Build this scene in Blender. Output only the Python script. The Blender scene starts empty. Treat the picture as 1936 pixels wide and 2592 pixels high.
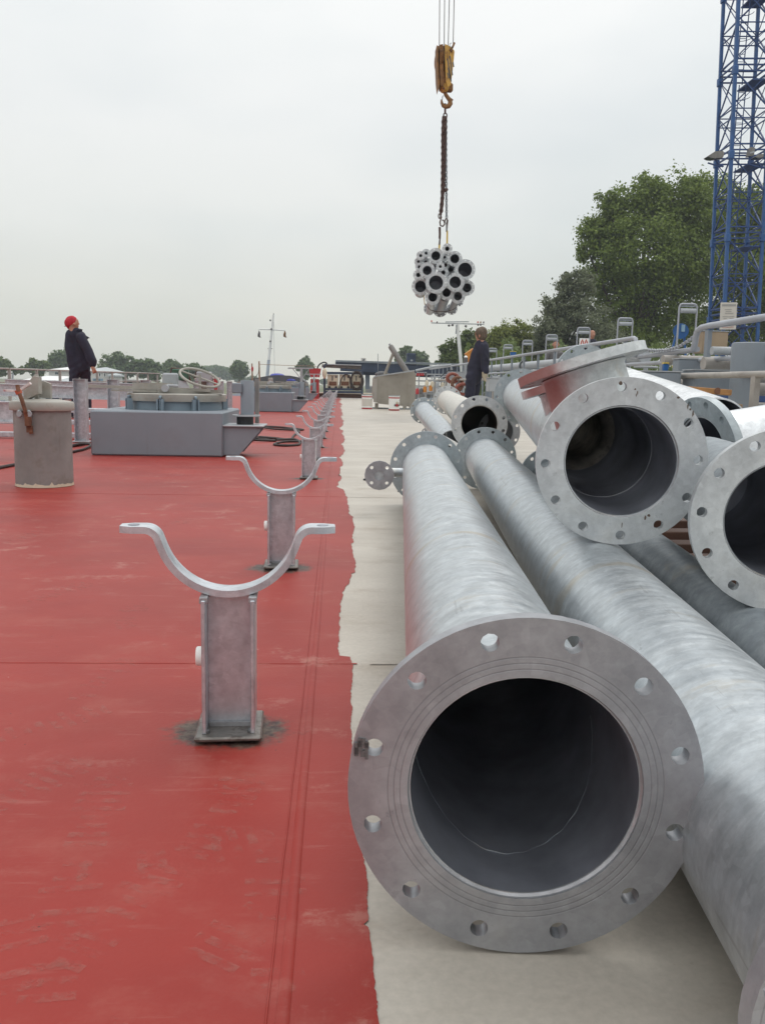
import bpy, math, random
import numpy as np
HAZE = 0.00065
random.seed(7); RNG = np.random.default_rng(11)
SC = bpy.context.scene; COL = SC.collection; R = math.radians

# ---------------------------------------------------------------- camera
F = 2200.0; H = 0.66; PP = (968.0, 1296.0); VP = (857.0, 970.0); SL = 0.020
def nz(v):
    v = np.array(v, float); return v / np.linalg.norm(v)
Yc = nz([VP[0]-PP[0], -(VP[1]-PP[1]), F]); _e = np.array([1, -SL, 0.])
Xc = nz(_e - _e.dot(Yc)*Yc); Zc = -np.cross(Xc, Yc)
M3 = np.array([Xc, Yc, Zc]); CAM = np.array([0, 0, H])
from mathutils import Matrix, Vector
cam = bpy.data.objects.new('camera', bpy.data.cameras.new('camera')); COL.objects.link(cam)
mw = Matrix.Identity(4)
for i in range(3):
    mw[i][0] = M3[i, 0]; mw[i][1] = M3[i, 1]; mw[i][2] = -M3[i, 2]; mw[i][3] = CAM[i]
cam.matrix_world = mw
cam.data.sensor_fit = 'VERTICAL'; cam.data.sensor_height = 24.0; cam.data.lens = F/2592.0*24.0
cam.data.clip_start = 0.05; cam.data.clip_end = 4000
SC.camera = cam

# ---------------------------------------------------------------- world, sun, exposure
SUN_EL, SUN_AZ = R(58), R(35)            # azimuth to the right of the deck's direction
w = bpy.data.worlds.new("World"); SC.world = w; w.use_nodes = True
nt = w.node_tree; nt.nodes.clear(); N = nt.nodes.new; L = nt.links.new
wo = N('ShaderNodeOutputWorld'); mixs = N('ShaderNodeMixShader'); mixs.inputs[0].default_value = 0.93
sky = N('ShaderNodeTexSky'); sky.sky_type = 'NISHITA'; sky.sun_disc = False
sky.sun_elevation = SUN_EL; sky.sun_rotation = SUN_AZ
b1 = N('ShaderNodeBackground'); b1.inputs[1].default_value = 0.10; L(sky.outputs[0], b1.inputs[0])
tc = N('ShaderNodeTexCoord'); sp = N('ShaderNodeSeparateXYZ'); L(tc.outputs['Generated'], sp.inputs[0])
rp = N('ShaderNodeValToRGB'); L(sp.outputs[2], rp.inputs[0])
el = rp.color_ramp.elements
el[0].position = 0.0; el[0].color = (0.74, 0.715, 0.625, 1)
el[1].position = 1.0; el[1].color = (1.65, 1.66, 1.64, 1)
for p, c in ((0.07, (0.785, 0.77, 0.69)), (0.16, (0.86, 0.87, 0.83)), (0.27, (0.94, 0.95, 0.93)), (0.38, (1.02, 1.03, 1.01)), (0.6, (1.28, 1.29, 1.27))):
    x = el.new(p); x.color = (*c, 1)
mp = N('ShaderNodeMapping'); mp.inputs['Scale'].default_value = (1.0, 1.0, 2.6); mp.inputs['Location'].default_value = (0.35, 0.1, 0.25)
L(tc.outputs['Generated'], mp.inputs[0])
nz1 = N('ShaderNodeTexNoise'); nz1.inputs['Scale'].default_value = 2.1; nz1.inputs['Detail'].default_value = 3.5; nz1.inputs['Roughness'].default_value = 0.45
L(mp.outputs[0], nz1.inputs['Vector'])
r2 = N('ShaderNodeValToRGB'); L(nz1.outputs[0], r2.inputs[0])
r2.color_ramp.elements[0].position = 0.36; r2.color_ramp.elements[0].color = (0.85, 0.88, 0.90, 1)
r2.color_ramp.elements[1].position = 0.60; r2.color_ramp.elements[1].color = (1.0, 1.0, 1.0, 1)
mm = N('ShaderNodeMix'); mm.data_type = 'RGBA'; mm.blend_type = 'MULTIPLY'; mm.inputs[0].default_value = 1.0
L(rp.outputs[0], mm.inputs[6]); L(r2.outputs[0], mm.inputs[7])
b2 = N('ShaderNodeBackground'); b2.inputs[1].default_value = 1.0; L(mm.outputs[2], b2.inputs[0])
L(b1.outputs[0], mixs.inputs[1]); L(b2.outputs[0], mixs.inputs[2]); L(mixs.outputs[0], wo.inputs[0])
sl = bpy.data.lights.new('sun', 'SUN'); sl.energy = 0.8; sl.angle = R(25); sl.color = (1.0, 0.96, 0.9)
so = bpy.data.objects.new('sun', sl); COL.objects.link(so)
so.rotation_euler = Vector((-math.sin(SUN_AZ)*math.cos(SUN_EL), -math.cos(SUN_AZ)*math.cos(SUN_EL), -math.sin(SUN_EL))).to_track_quat('-Z', 'Y').to_euler()
so.location = (0, 0, 30)
SC.view_settings.view_transform = 'Standard'; SC.view_settings.look = 'None'
SC.view_settings.exposure = 0.0; SC.view_settings.gamma = 1.0; SC.view_settings.use_curve_mapping = False
SC.render.engine = 'CYCLES'
SC.cycles.max_bounces = 8; SC.cycles.volume_bounces = 1

# ---------------------------------------------------------------- survey helpers: a sight line meets a known plane
def ray(px, py): return M3 @ np.array([px-PP[0], -(py-PP[1]), F])
def atY(px, py, Y): d = ray(px, py); return CAM + d*(Y/d[1])
def atX(px, py, X): d = ray(px, py); return CAM + d*(X/d[0])
def gnd(px, py, z=0.0): d = ray(px, py); return CAM + d*((z-H)/d[2])
def ppm(Y): return F/(Y*0.998)            # pixels of the survey per metre, at a distance

# ---------------------------------------------------------------- mesh builder
class MB:
    def __init__(s): s.v = []; s.f = []; s.m = []; s.n = 0; s.k = 0
    def add(s, vs, fs, mi=None):
        mi = s.k if mi is None else mi
        s.v.append(np.asarray(vs, float).reshape(-1, 3)); o = s.n
        s.f.extend([tuple(i+o for i in f) for f in fs]); s.m.extend([mi]*len(fs)); s.n += len(s.v[-1]); return s
    def box(s, c, d, rz=0.0, ax=None, bev=0.0):
        c = np.array(c, float); hx, hy, hzz = np.array(d, float)/2
        if bev > 0:
            b = min(bev, hx*.8, hy*.8, hzz*.8); P = []; idx = {}
            for a in range(3):
                for sx in (-1, 1):
                    for sy in (-1, 1):
                        for sz in (-1, 1):
                            p = [sx*(hx-b), sy*(hy-b), sz*(hzz-b)]; p[a] = (sx, sy, sz)[a]*(hx, hy, hzz)[a]
                            idx[(a, sx, sy, sz)] = len(P); P.append(p)
            fs = []
            g = lambda a, *q: idx[(a,)+q]
            for q in (-1, 1):
                fs += [(g(0, q, -1, -1), g(0, q, 1, -1), g(0, q, 1, 1), g(0, q, -1, 1)), (g(1, -1, q, -1), g(1, 1, q, -1), g(1, 1, q, 1), g(1, -1, q, 1)), (g(2, -1, -1, q), g(2, 1, -1, q), g(2, 1, 1, q), g(2, -1, 1, q))]
                for q2 in (-1, 1):
                    fs += [(g(0, q, q2, -1), g(0, q, q2, 1), g(1, q, q2, 1), g(1, q, q2, -1)), (g(0, q, -1, q2), g(0, q, 1, q2), g(2, q, 1, q2), g(2, q, -1, q2)), (g(1, -1, q, q2), g(1, 1, q, q2), g(2, 1, q, q2), g(2, -1, q, q2))]
                    for q3 in (-1, 1): fs.append((g(0, q, q2, q3), g(1, q, q2, q3), g(2, q, q2, q3)))
            P = np.array(P)
        else:
            P = np.array([[x, y, z] for x in (-hx, hx) for y in (-hy, hy) for z in (-hzz, hzz)])
            fs = [(0, 1, 3, 2), (4, 6, 7, 5), (0, 4, 5, 1), (2, 3, 7, 6), (0, 2, 6, 4), (1, 5, 7, 3)]
        if ax is not None: P = P @ np.array(ax)
        elif rz: cc, ss = math.cos(rz), math.sin(rz); P = P @ np.array([[cc, ss, 0], [-ss, cc, 0], [0, 0, 1]])
        return s.add(P + c, fs)
    def beam(s, p0, p1, w, h=None, up=(0, 0, 1), bev=0.0):
        p0 = np.array(p0, float); p1 = np.array(p1, float); h = h or w; y = p1-p0; ln = np.linalg.norm(y); y = y/ln
        u = np.array(up, float)
        if abs(y.dot(u)) > .98: u = np.array([0, 1., 0])
        x = nz(np.cross(y, u)); z = np.cross(x, y)
        return s.box((p0+p1)/2, (w, ln, h), ax=[x, y, z], bev=bev)
    def tube(s, pts, r, n=10, cap=True, closed=False):
        P = [np.array(p, float) for p in pts]; k = len(P); rr = r if hasattr(r, '__len__') else [r]*k
        T = []
        for i in range(k):
            a = P[(i-1) % k] if (closed or i > 0) else P[i]; b = P[(i+1) % k] if (closed or i < k-1) else P[i]
            T.append(nz(b-a))
        u = np.array([0, 0, 1.]) if abs(T[0][2]) < .9 else np.array([1., 0, 0])
        vs = []; u = nz(u - u.dot(T[0])*T[0])
        for i in range(k):
            u = nz(u - u.dot(T[i])*T[i]); v = np.cross(T[i], u)
            for j in range(n):
                a = 2*math.pi*j/n; vs.append(P[i] + rr[i]*(math.cos(a)*u + math.sin(a)*v))
        fs = []
        for i in range(k if closed else k-1):
            for j in range(n):
                a, b = i*n+j, i*n+(j+1) % n; i2 = (i+1) % k; fs.append((a, b, i2*n+(j+1) % n, i2*n+j))
        if cap and not closed: fs += [tuple(range(n-1, -1, -1)), tuple(range((k-1)*n, k*n))]
        return s.add(vs, fs)
    def lathe(s, prof, n=32, c=(0, 0, 0), ax=None, cap0=False, cap1=False):
        vs = []; k = len(prof)
        for r, z in prof:
            for j in range(n): a = 2*math.pi*j/n; vs.append((r*math.cos(a), r*math.sin(a), z))
        fs = []
        for i in range(k-1):
            for j in range(n): fs.append((i*n+j, i*n+(j+1) % n, (i+1)*n+(j+1) % n, (i+1)*n+j))
        if cap0: fs.append(tuple(range(n-1, -1, -1)))
        if cap1: fs.append(tuple(range((k-1)*n, k*n)))
        P = np.array(vs)
        if ax is not None:
            z = nz(ax); u = np.array([0, 0, 1.]) if abs(z[2]) < .9 else np.array([1., 0, 0]); x = nz(np.cross(u, z)); y = np.cross(z, x)
            P = P @ np.array([x, y, z])
        return s.add(P + np.array(c, float), fs)
    def cyl(s, p0, p1, r, n=20, r1=None):
        p0 = np.array(p0, float); p1 = np.array(p1, float)
        return s.lathe([(r, 0), (r if r1 is None else r1, np.linalg.norm(p1-p0))], n, p0, p1-p0, True, True)
    def ball(s, c, r, n=12, sc=(1, 1, 1)):
        prof = [(max(1e-4, math.sin(math.pi*i/(n//2+2)))*r, -math.cos(math.pi*i/(n//2+2))*r) for i in range(n//2+3)]
        b = MB(); b.lathe(prof, n); P = b.v[0]*np.array(sc)+np.array(c, float); return s.add(P, b.f)
    def prism(s, poly, p0, ux, uy, ext):      # a flat outline with thickness
        p0 = np.array(p0, float); ux = np.array(ux, float); uy = np.array(uy, float); ext = np.array(ext, float)
        a = [p0+x*ux+y*uy for x, y in poly]; n = len(a)
        fs = [tuple(range(n-1, -1, -1)), tuple(range(n, 2*n))] + [(i, (i+1) % n, n+(i+1) % n, n+i) for i in range(n)]
        return s.add(a+[p+ext for p in a], fs)

OFF = {}
def mesh(name, mb, mats, smooth=40):
    me = bpy.data.meshes.new(name); V = np.concatenate(mb.v) if mb.v else np.zeros((0, 3))
    me.from_pydata(V.tolist(), [], mb.f)
    for m in (mats if isinstance(mats, (list, tuple)) else [mats]): me.materials.append(m)
    if len(me.materials) > 1: me.polygons.foreach_set('material_index', mb.m)
    if smooth:
        me.polygons.foreach_set('use_smooth', [True]*len(me.polygons)); me.set_sharp_from_angle(angle=R(smooth))
    me.update(); return me
def tag(o, label=None, cat=None, group=None, kind=None):
    if label: o['label'] = label
    if cat: o['category'] = cat
    if group: o['group'] = group
    if kind: o['kind'] = kind
    return o
def thing(name, label, cat, loc=(0, 0, 0), group=None, mat=None):
    o = bpy.data.objects.new(name, None); o.empty_display_size = .1; COL.objects.link(o)
    if mat is not None: o.matrix_world = mat; OFF[o] = np.zeros(3)
    else: o.location = loc; OFF[o] = np.array(loc, float)
    return tag(o, label, cat, group)
def part(name, mb, mats, parent, smooth=40, label=None, kind=None, me=None):
    off = OFF[parent]
    if me is None:
        if off.any(): mb.v = [v-off for v in mb.v]
        me = mesh(name, mb, mats, smooth)
    o = bpy.data.objects.new(name, me); COL.objects.link(o); o.parent = parent; OFF[o] = off
    return tag(o, label, None, None, kind)
def solo(name, mb, mats, label=None, cat=None, group=None, kind=None, loc=None, smooth=40):
    loc = np.array(loc if loc is not None else (0, 0, 0), float)
    if loc.any(): mb.v = [v-loc for v in mb.v]
    o = bpy.data.objects.new(name, mesh(name, mb, mats, smooth)); o.location = loc; COL.objects.link(o)
    return tag(o, label, cat, group, kind)
def copy_tree(o, parent=None):
    c = o.copy(); COL.objects.link(c); OFF[c] = OFF.get(o)
    if parent is not None: c.parent = parent
    for ch in [q for q in COL.objects if q.parent == o]: copy_tree(ch, c)
    return c

# ---------------------------------------------------------------- materials
def newmat(name):
    m = bpy.data.materials.new(name); m.use_nodes = True; t = m.node_tree
    return m, t, t.nodes['Principled BSDF'], t.nodes.new, t.links.new
def c4(c): return (c[0], c[1], c[2], 1)
def ramp(N_, a, b, ca, cb):
    r = N_('ShaderNodeValToRGB'); e = r.color_ramp.elements
    e[0].position = a; e[0].color = c4(ca); e[1].position = b; e[1].color = c4(cb); return r
def noise(N_, L_, vec, scale, detail=4, rough=.55, sc=None):
    n = N_('ShaderNodeTexNoise'); n.inputs['Scale'].default_value = scale; n.inputs['Detail'].default_value = detail; n.inputs['Roughness'].default_value = rough
    if sc:
        mp = N_('ShaderNodeMapping'); mp.inputs['Scale'].default_value = sc; L_(vec, mp.inputs[0]); vec = mp.outputs[0]
    L_(vec, n.inputs['Vector']); return n
def mixc(N_, L_, fac, a, b, mode='MIX'):
    m = N_('ShaderNodeMix'); m.data_type = 'RGBA'; m.blend_type = mode
    for i, x in ((0, fac), (6, a), (7, b)):
        if hasattr(x, 'is_output'): L_(x, m.inputs[i])
        else: m.inputs[i].default_value = x if i == 0 else c4(x)
    return m.outputs[2]
def mth(N_, L_, op, a, b=0.0, clamp=False):
    m = N_('ShaderNodeMath'); m.operation = op; m.use_clamp = clamp
    for i, x in ((0, a), (1, b)):
        if hasattr(x, 'is_output'): L_(x, m.inputs[i])
        else: m.inputs[i].default_value = x
    return m.outputs[0]
def ss(N_, L_, x, lo, hi):
    m = N_('ShaderNodeMapRange'); m.interpolation_type = 'SMOOTHSTEP'; L_(x, m.inputs[0])
    m.inputs[1].default_value = lo; m.inputs[2].default_value = hi; return m.outputs[0]
def bump(N_, L_, h, b, st, dist=.002):
    n = N_('ShaderNodeBump'); n.inputs['Strength'].default_value = st; n.inputs['Distance'].default_value = dist
    L_(h, n.inputs['Height']); L_(n.outputs[0], b.inputs['Normal'])
def paint(name, col, rough=.5, var=.18, scale=3.0, metal=0.0, dirt=None, damt=.5, spec=.5, bmp=.0, bscale=120):
    m, t, b, N_, L_ = newmat(name); o = N_('ShaderNodeTexCoord').outputs['Object']
    n1 = noise(N_, L_, o, scale, 5); c = np.array(col)
    out = ramp(N_, .3, .7, c*(1-var), np.minimum(1, c*(1+var))); L_(n1.outputs[0], out.inputs[0]); out = out.outputs[0]
    if dirt is not None:
        n2 = noise(N_, L_, o, scale*1.7+1, 7, .65); f = mth(N_, L_, 'MULTIPLY', ss(N_, L_, n2.outputs[0], .5, .72), damt); out = mixc(N_, L_, f, out, dirt)
    L_(out, b.inputs['Base Color']); b.inputs['Roughness'].default_value = rough; b.inputs['Metallic'].default_value = metal
    b.inputs['Specular IOR Level'].default_value = spec
    if bmp: n3 = noise(N_, L_, o, bscale, 3); bump(N_, L_, n3.outputs[0], b, bmp)
    return m
def streak(m, col, sc=(9, 9, .7), lo=.55, hi=.72, amt=.5):
    t = m.node_tree; b = t.nodes['Principled BSDF']; N_, L_ = t.nodes.new, t.links.new; old = b.inputs['Base Color'].links[0].from_socket
    n_ = noise(N_, L_, N_('ShaderNodeTexCoord').outputs['Object'], 1.5, 7, .65, sc); L_(mixc(N_, L_, mth(N_, L_, 'MULTIPLY', ss(N_, L_, n_.outputs[0], lo, hi), amt), old, col), b.inputs['Base Color']); return m
def galv(name, lo, hi, rough=.45, metal=.45, dirt=(.44, .36, .24), damt=.5, red=None, wide=(.22, .80), along=(5, 5, 1.2), rings=False, spangle=.12, smear=None):
    # hot-dip zinc: cloudy streaks, fine spangle, tan dirt; red = overspray (axis, from, to, z range)
    m, t, b, N_, L_ = newmat(name); tc_ = N_('ShaderNodeTexCoord').outputs['Object']
    n1 = noise(N_, L_, tc_, 3.6, 7, .66, along); out = ramp(N_, *wide, lo, hi); L_(n1.outputs[0], out.inputs[0]); out = out.outputs[0]
    n2 = noise(N_, L_, tc_, 26, 4, .7); f2 = ramp(N_, .35, .65, (1-spangle,)*3, (1+spangle,)*3); L_(n2.outputs[0], f2.inputs[0]); out = mixc(N_, L_, 1.0, out, f2.outputs[0], 'MULTIPLY')
    vo = N_('ShaderNodeTexVoronoi'); vo.inputs['Scale'].default_value = 70; L_(tc_, vo.inputs['Vector'])
    f3 = ramp(N_, 0, 1, (1-spangle*.7,)*3, (1+spangle*.7,)*3); L_(vo.outputs['Color'], f3.inputs[0]); out = mixc(N_, L_, 1.0, out, f3.outputs[0], 'MULTIPLY')
    n4 = noise(N_, L_, tc_, 1.3, 8, .68, (along[0]*.7, along[1]*.7, along[2]*.45)); f4 = mth(N_, L_, 'MULTIPLY', ss(N_, L_, n4.outputs[0], .55, .68), damt); out = mixc(N_, L_, f4, out, dirt)
    n5 = noise(N_, L_, tc_, 9, 8, .75, (1, 1, .5)); f5 = mth(N_, L_, 'MULTIPLY', ss(N_, L_, n5.outputs[0], .66, .74), .55); out = mixc(N_, L_, f5, out, (.10, .095, .095))
    n6 = noise(N_, L_, tc_, 2.2, 6, .7, (along[0]*1.5, along[1]*1.5, along[2]*3.5)); f6 = ramp(N_, .32, .68, (.93, .935, .94), (1.05, 1.05, 1.045)); L_(n6.outputs[0], f6.inputs[0]); out = mixc(N_, L_, 1.0, out, f6.outputs[0], 'MULTIPLY')
    n7 = noise(N_, L_, tc_, 1.0, 5, .7, (26, 26, 1.6)); f7 = mth(N_, L_, 'MULTIPLY', mth(N_, L_, 'MULTIPLY', ss(N_, L_, n7.outputs[0], .62, .66), ss(N_, L_, n4.outputs[0], .44, .56)), .4); out = mixc(N_, L_, f7, out, (.24, .25, .26))
    sx = N_('ShaderNodeSeparateXYZ'); L_(tc_, sx.inputs[0])
    if red:
        ax, a0, a1, z0, z1, amt, rc = red
        v = mth(N_, L_, 'ADD', sx.outputs[ax], mth(N_, L_, 'MULTIPLY', mth(N_, L_, 'SUBTRACT', n1.outputs[0], .5), .05))
        f = ss(N_, L_, v, a0, a1)
        zz = mth(N_, L_, 'MULTIPLY', ss(N_, L_, sx.outputs[2], z0, z0+.25), mth(N_, L_, 'SUBTRACT', 1.0, ss(N_, L_, sx.outputs[2], z1-.4, z1)))
        f = mth(N_, L_, 'MULTIPLY', mth(N_, L_, 'MULTIPLY', f, zz), amt); out = mixc(N_, L_, f, out, rc)
    if rings:                                      # machined gasket rings on a flange face
        rr = mth(N_, L_, 'SQRT', mth(N_, L_, 'ADD', mth(N_, L_, 'MULTIPLY', sx.outputs[0], sx.outputs[0]), mth(N_, L_, 'MULTIPLY', sx.outputs[1], sx.outputs[1])))
        lines = None
        for r_ in rings:
            d = mth(N_, L_, 'ABSOLUTE', mth(N_, L_, 'SUBTRACT', rr, r_)); li = mth(N_, L_, 'SUBTRACT', 1.0, ss(N_, L_, d, .0003, .0011))
            lines = li if lines is None else mth(N_, L_, 'MAXIMUM', lines, li)
        out = mixc(N_, L_, mth(N_, L_, 'MULTIPLY', lines, .28), out, (.06, .055, .06)); bump(N_, L_, mth(N_, L_, 'SUBTRACT', 1.0, lines), b, .3, .001)
    else:
        bump(N_, L_, n2.outputs[0], b, .12, .003)
    L_(out, b.inputs['Base Color']); b.inputs['Metallic'].default_value = metal
    rr2 = N_('ShaderNodeMapRange'); L_(n1.outputs[0], rr2.inputs[0]); rr2.inputs[3].default_value = rough-.12; rr2.inputs[4].default_value = rough+.15; L_(rr2.outputs[0], b.inputs['Roughness'])
    return m
def leafmat(name, c1, c2, trans=.25):
    m, t, b, N_, L_ = newmat(name); g = N_('ShaderNodeNewGeometry'); o = N_('ShaderNodeTexCoord').outputs['Object']
    n1 = noise(N_, L_, o, .35, 3); f = mth(N_, L_, 'ADD', mth(N_, L_, 'MULTIPLY', g.outputs['Random Per Island'], .55), mth(N_, L_, 'MULTIPLY', n1.outputs[0], .5), True)
    out = mixc(N_, L_, f, c1, c2); L_(out, b.inputs['Base Color']); b.inputs['Roughness'].default_value = .6; b.inputs['Specular IOR Level'].default_value = .36
    tr = N_('ShaderNodeBsdfTranslucent'); L_(out, tr.inputs[0]); mx = N_('ShaderNodeMixShader'); mx.inputs[0].default_value = trans
    L_(b.outputs[0], mx.inputs[1]); L_(tr.outputs[0], mx.inputs[2]); L_(mx.outputs[0], t.nodes['Material Output'].inputs[0]); return m

ZA = galv('zinc_tube_streaked', (.38, .415, .445), (.60, .625, .64), .38, .68, red=(0, .085, .125, .05, 2.3, .30, (.46, .22, .19)), along=(2.6, 2.6, 15))
ZB = galv('zinc_tube', (.37, .405, .435), (.58, .61, .63), .38, .68, along=(2.4, 2.4, 12))
ZW = galv('zinc_tube_bright', (.62, .64, .66), (.84, .85, .86), .30, .55, damt=.12, along=(3, 3, 1.2))
ZK = galv('zinc_tube_dull', (.17, .195, .22), (.34, .37, .39), .5, .3, along=(3, 3, 4))
ZT = galv('zinc_tube_tan', (.50, .48, .44), (.68, .66, .61), .5, .25, damt=.5, along=(2.2, 2.2, 14))
ZR = galv('zinc_red_primer', (.50, .53, .54), (.70, .72, .72), .45, .3, red=(1, .0, -.07, -1, 2.0, .8, (.31, .11, .095)), along=(6, 6, 6))
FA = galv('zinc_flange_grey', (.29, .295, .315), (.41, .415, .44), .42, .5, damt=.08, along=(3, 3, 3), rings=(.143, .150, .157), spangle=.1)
FC = galv('zinc_flange_light', (.46, .48, .50), (.62, .64, .65), .45, .3, damt=.12, along=(3, 3, 3), spangle=.1)
FD = galv('zinc_flange_blue', (.30, .345, .37), (.44, .48, .50), .5, .25, damt=.10, along=(3, 3, 3), spangle=.1)
ZS = galv('zinc_support', (.43, .455, .495), (.67, .695, .735), .34, .6, damt=.1, along=(5, 5, 5))
BORE = paint('pipe_bore', (.30, .315, .365), .36, .35, 7, metal=.6, dirt=(.28, .29, .32), damt=.5)
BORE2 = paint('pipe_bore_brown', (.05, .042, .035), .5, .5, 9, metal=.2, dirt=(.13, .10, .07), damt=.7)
BORE3 = paint('pipe_bore_rippled', (.55, .52, .47), .28, .35, 14, metal=.8, dirt=(.16, .14, .12), damt=.6)
WELD = paint('zinc_weld', (.36, .36, .375), .4, .25, 30, metal=.4, bmp=.4, bscale=90)
GREY = paint('blue_grey_paint', (.215, .245, .28), .55, .08, 2, dirt=(.19, .18, .19), damt=.3, bmp=.1, bscale=300)
GREYL = paint('light_grey_paint', (.38, .40, .42), .5, .12, 3, dirt=(.28, .27, .25), damt=.4)
GREYB = paint('blue_grey_steel', (.22, .28, .33), .5, .12, 3)
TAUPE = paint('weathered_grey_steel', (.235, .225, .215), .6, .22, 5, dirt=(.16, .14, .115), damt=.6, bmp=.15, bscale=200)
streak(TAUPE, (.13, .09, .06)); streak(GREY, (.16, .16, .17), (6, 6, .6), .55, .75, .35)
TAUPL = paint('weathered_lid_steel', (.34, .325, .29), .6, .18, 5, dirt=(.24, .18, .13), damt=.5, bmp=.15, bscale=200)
SKIPM = streak(paint('skip_steel', (.29, .265, .225), .6, .12, 2, dirt=(.23, .2, .17), damt=.5), (.17, .14, .11), (5, 5, .5), .52, .72, .4)
RUST = paint('rusty_steel', (.17, .075, .04), .75, .4, 20, dirt=(.08, .045, .03), damt=.7)
RUSTM = paint('old_rust', (.13, .095, .075), .8, .4, 60)
RUSTD = paint('dark_rusty_chain', (.085, .045, .035), .7, .35, 30)
ORPAINT = paint('orange_red_paint', (.42, .09, .04), .55, .2, 12)
WHITE = paint('white_paint', (.84, .84, .81), .45, .05, 3)
CREAM = paint('cream_enamel', (.62, .55, .42), .5, .1, 5, dirt=(.3, .22, .14), damt=.3)
BLACK = paint('black_rubber', (.018, .018, .02), .55, .3, 10)
BROWN = paint('brown_hatch_steel', (.085, .04, .025), .6, .25, 4)
ORANGE = paint('orange_plastic', (.55, .2, .02), .5, .15, 6)
NAVY = paint('navy_steel', (.028, .045, .085), .5, .25, 3)
TBLUE = paint('crane_blue', (.018, .085, .25), .5, .2, 3)
TBLUED = paint('crane_blue_dark', (.018, .055, .18), .55, .2, 3)
BBLUE = paint('bright_blue_paint', (.015, .10, .30), .45, .15, 4)
REDP = paint('signal_red', (.40, .025, .03), .45, .15, 5)
YEL = paint('crane_yellow', (.58, .33, .06), .5, .15, 7, dirt=(.22, .09, .03), damt=.75)
YELD = paint('rusty_yellow', (.24, .11, .03), .65, .35, 12, dirt=(.07, .035, .02), damt=.8)
SIGNY = paint('sign_yellow', (.75, .55, .05), .5, .05, 3)
SIGNB = paint('sign_blue', (.22, .35, .45), .5, .1, 3)
SIGNW = paint('sign_white', (.62, .58, .52), .5, .05, 3)
INK = paint('sign_print', (.12, .11, .11), .6, .1, 9)
REDINK = paint('red_print', (.6, .12, .08), .5, .1, 9)
NAVYC = paint('navy_coverall', (.016, .016, .034), .85, .35, 6, bmp=.5, bscale=40)
SKIN = paint('skin', (.42, .20, .13), .55, .15, 12)
CAPR = paint('red_cap', (.46, .018, .035), .8, .2, 12)
HAIR = paint('brown_hair', (.11, .075, .05), .7, .4, 40)
GLOVE = paint('work_glove', (.42, .36, .26), .85, .3, 14)
WOOD = paint('plank_wood', (.40, .20, .07), .7, .25, 6, dirt=(.18, .09, .04), damt=.6)
WOODG = paint('weathered_pole', (.30, .22, .15), .75, .25, 5)
CABLE = paint('cable_rubber', (.035, .026, .024), .6, .3, 20)
CARD = paint('cardboard', (.33, .25, .17), .8, .12, 4)
TARP = paint('dark_tarpaulin', (.10, .10, .105), .6, .2, 2)
TARPB = paint('blue_tarpaulin', (.02, .035, .30), .5, .2, 2)
SLINGY = paint('yellow_sling', (.62, .42, .08), .7, .15, 10)
SLINGG = paint('grey_sling', (.20, .19, .19), .8, .2, 10)
ROOFW = paint('white_roof', (.78, .78, .77), .5, .04, .3)
ROOFG = paint('grey_roof', (.42, .45, .46), .6, .08, .5)
WALLW = paint('pale_wall', (.62, .60, .56), .7, .08, .5)
GLASS = paint('dark_glass', (.03, .045, .055), .15, .2, 1)
BARK = paint('bark', (.07, .055, .042), .9, .3, 3)
ZRAIL = paint('galvanised_rail', (.36, .375, .41), .45, .12, 2, metal=.2)
ZRAILB = paint('dusty_rail', (.33, .305, .28), .6, .18, 4, dirt=(.22, .19, .16), damt=.5)
HOSEO = paint('orange_hose', (.24, .055, .03), .5, .25, 10)
BANK = paint('grassy_bank', (.12, .13, .06), .9, .3, .2)
QUAYM = paint('quay_paving', (.16, .15, .14), .85, .2, .5)
WATERM = paint('river_water', (.10, .11, .105), .18, .15, .15, bmp=.3, bscale=2)

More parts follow.
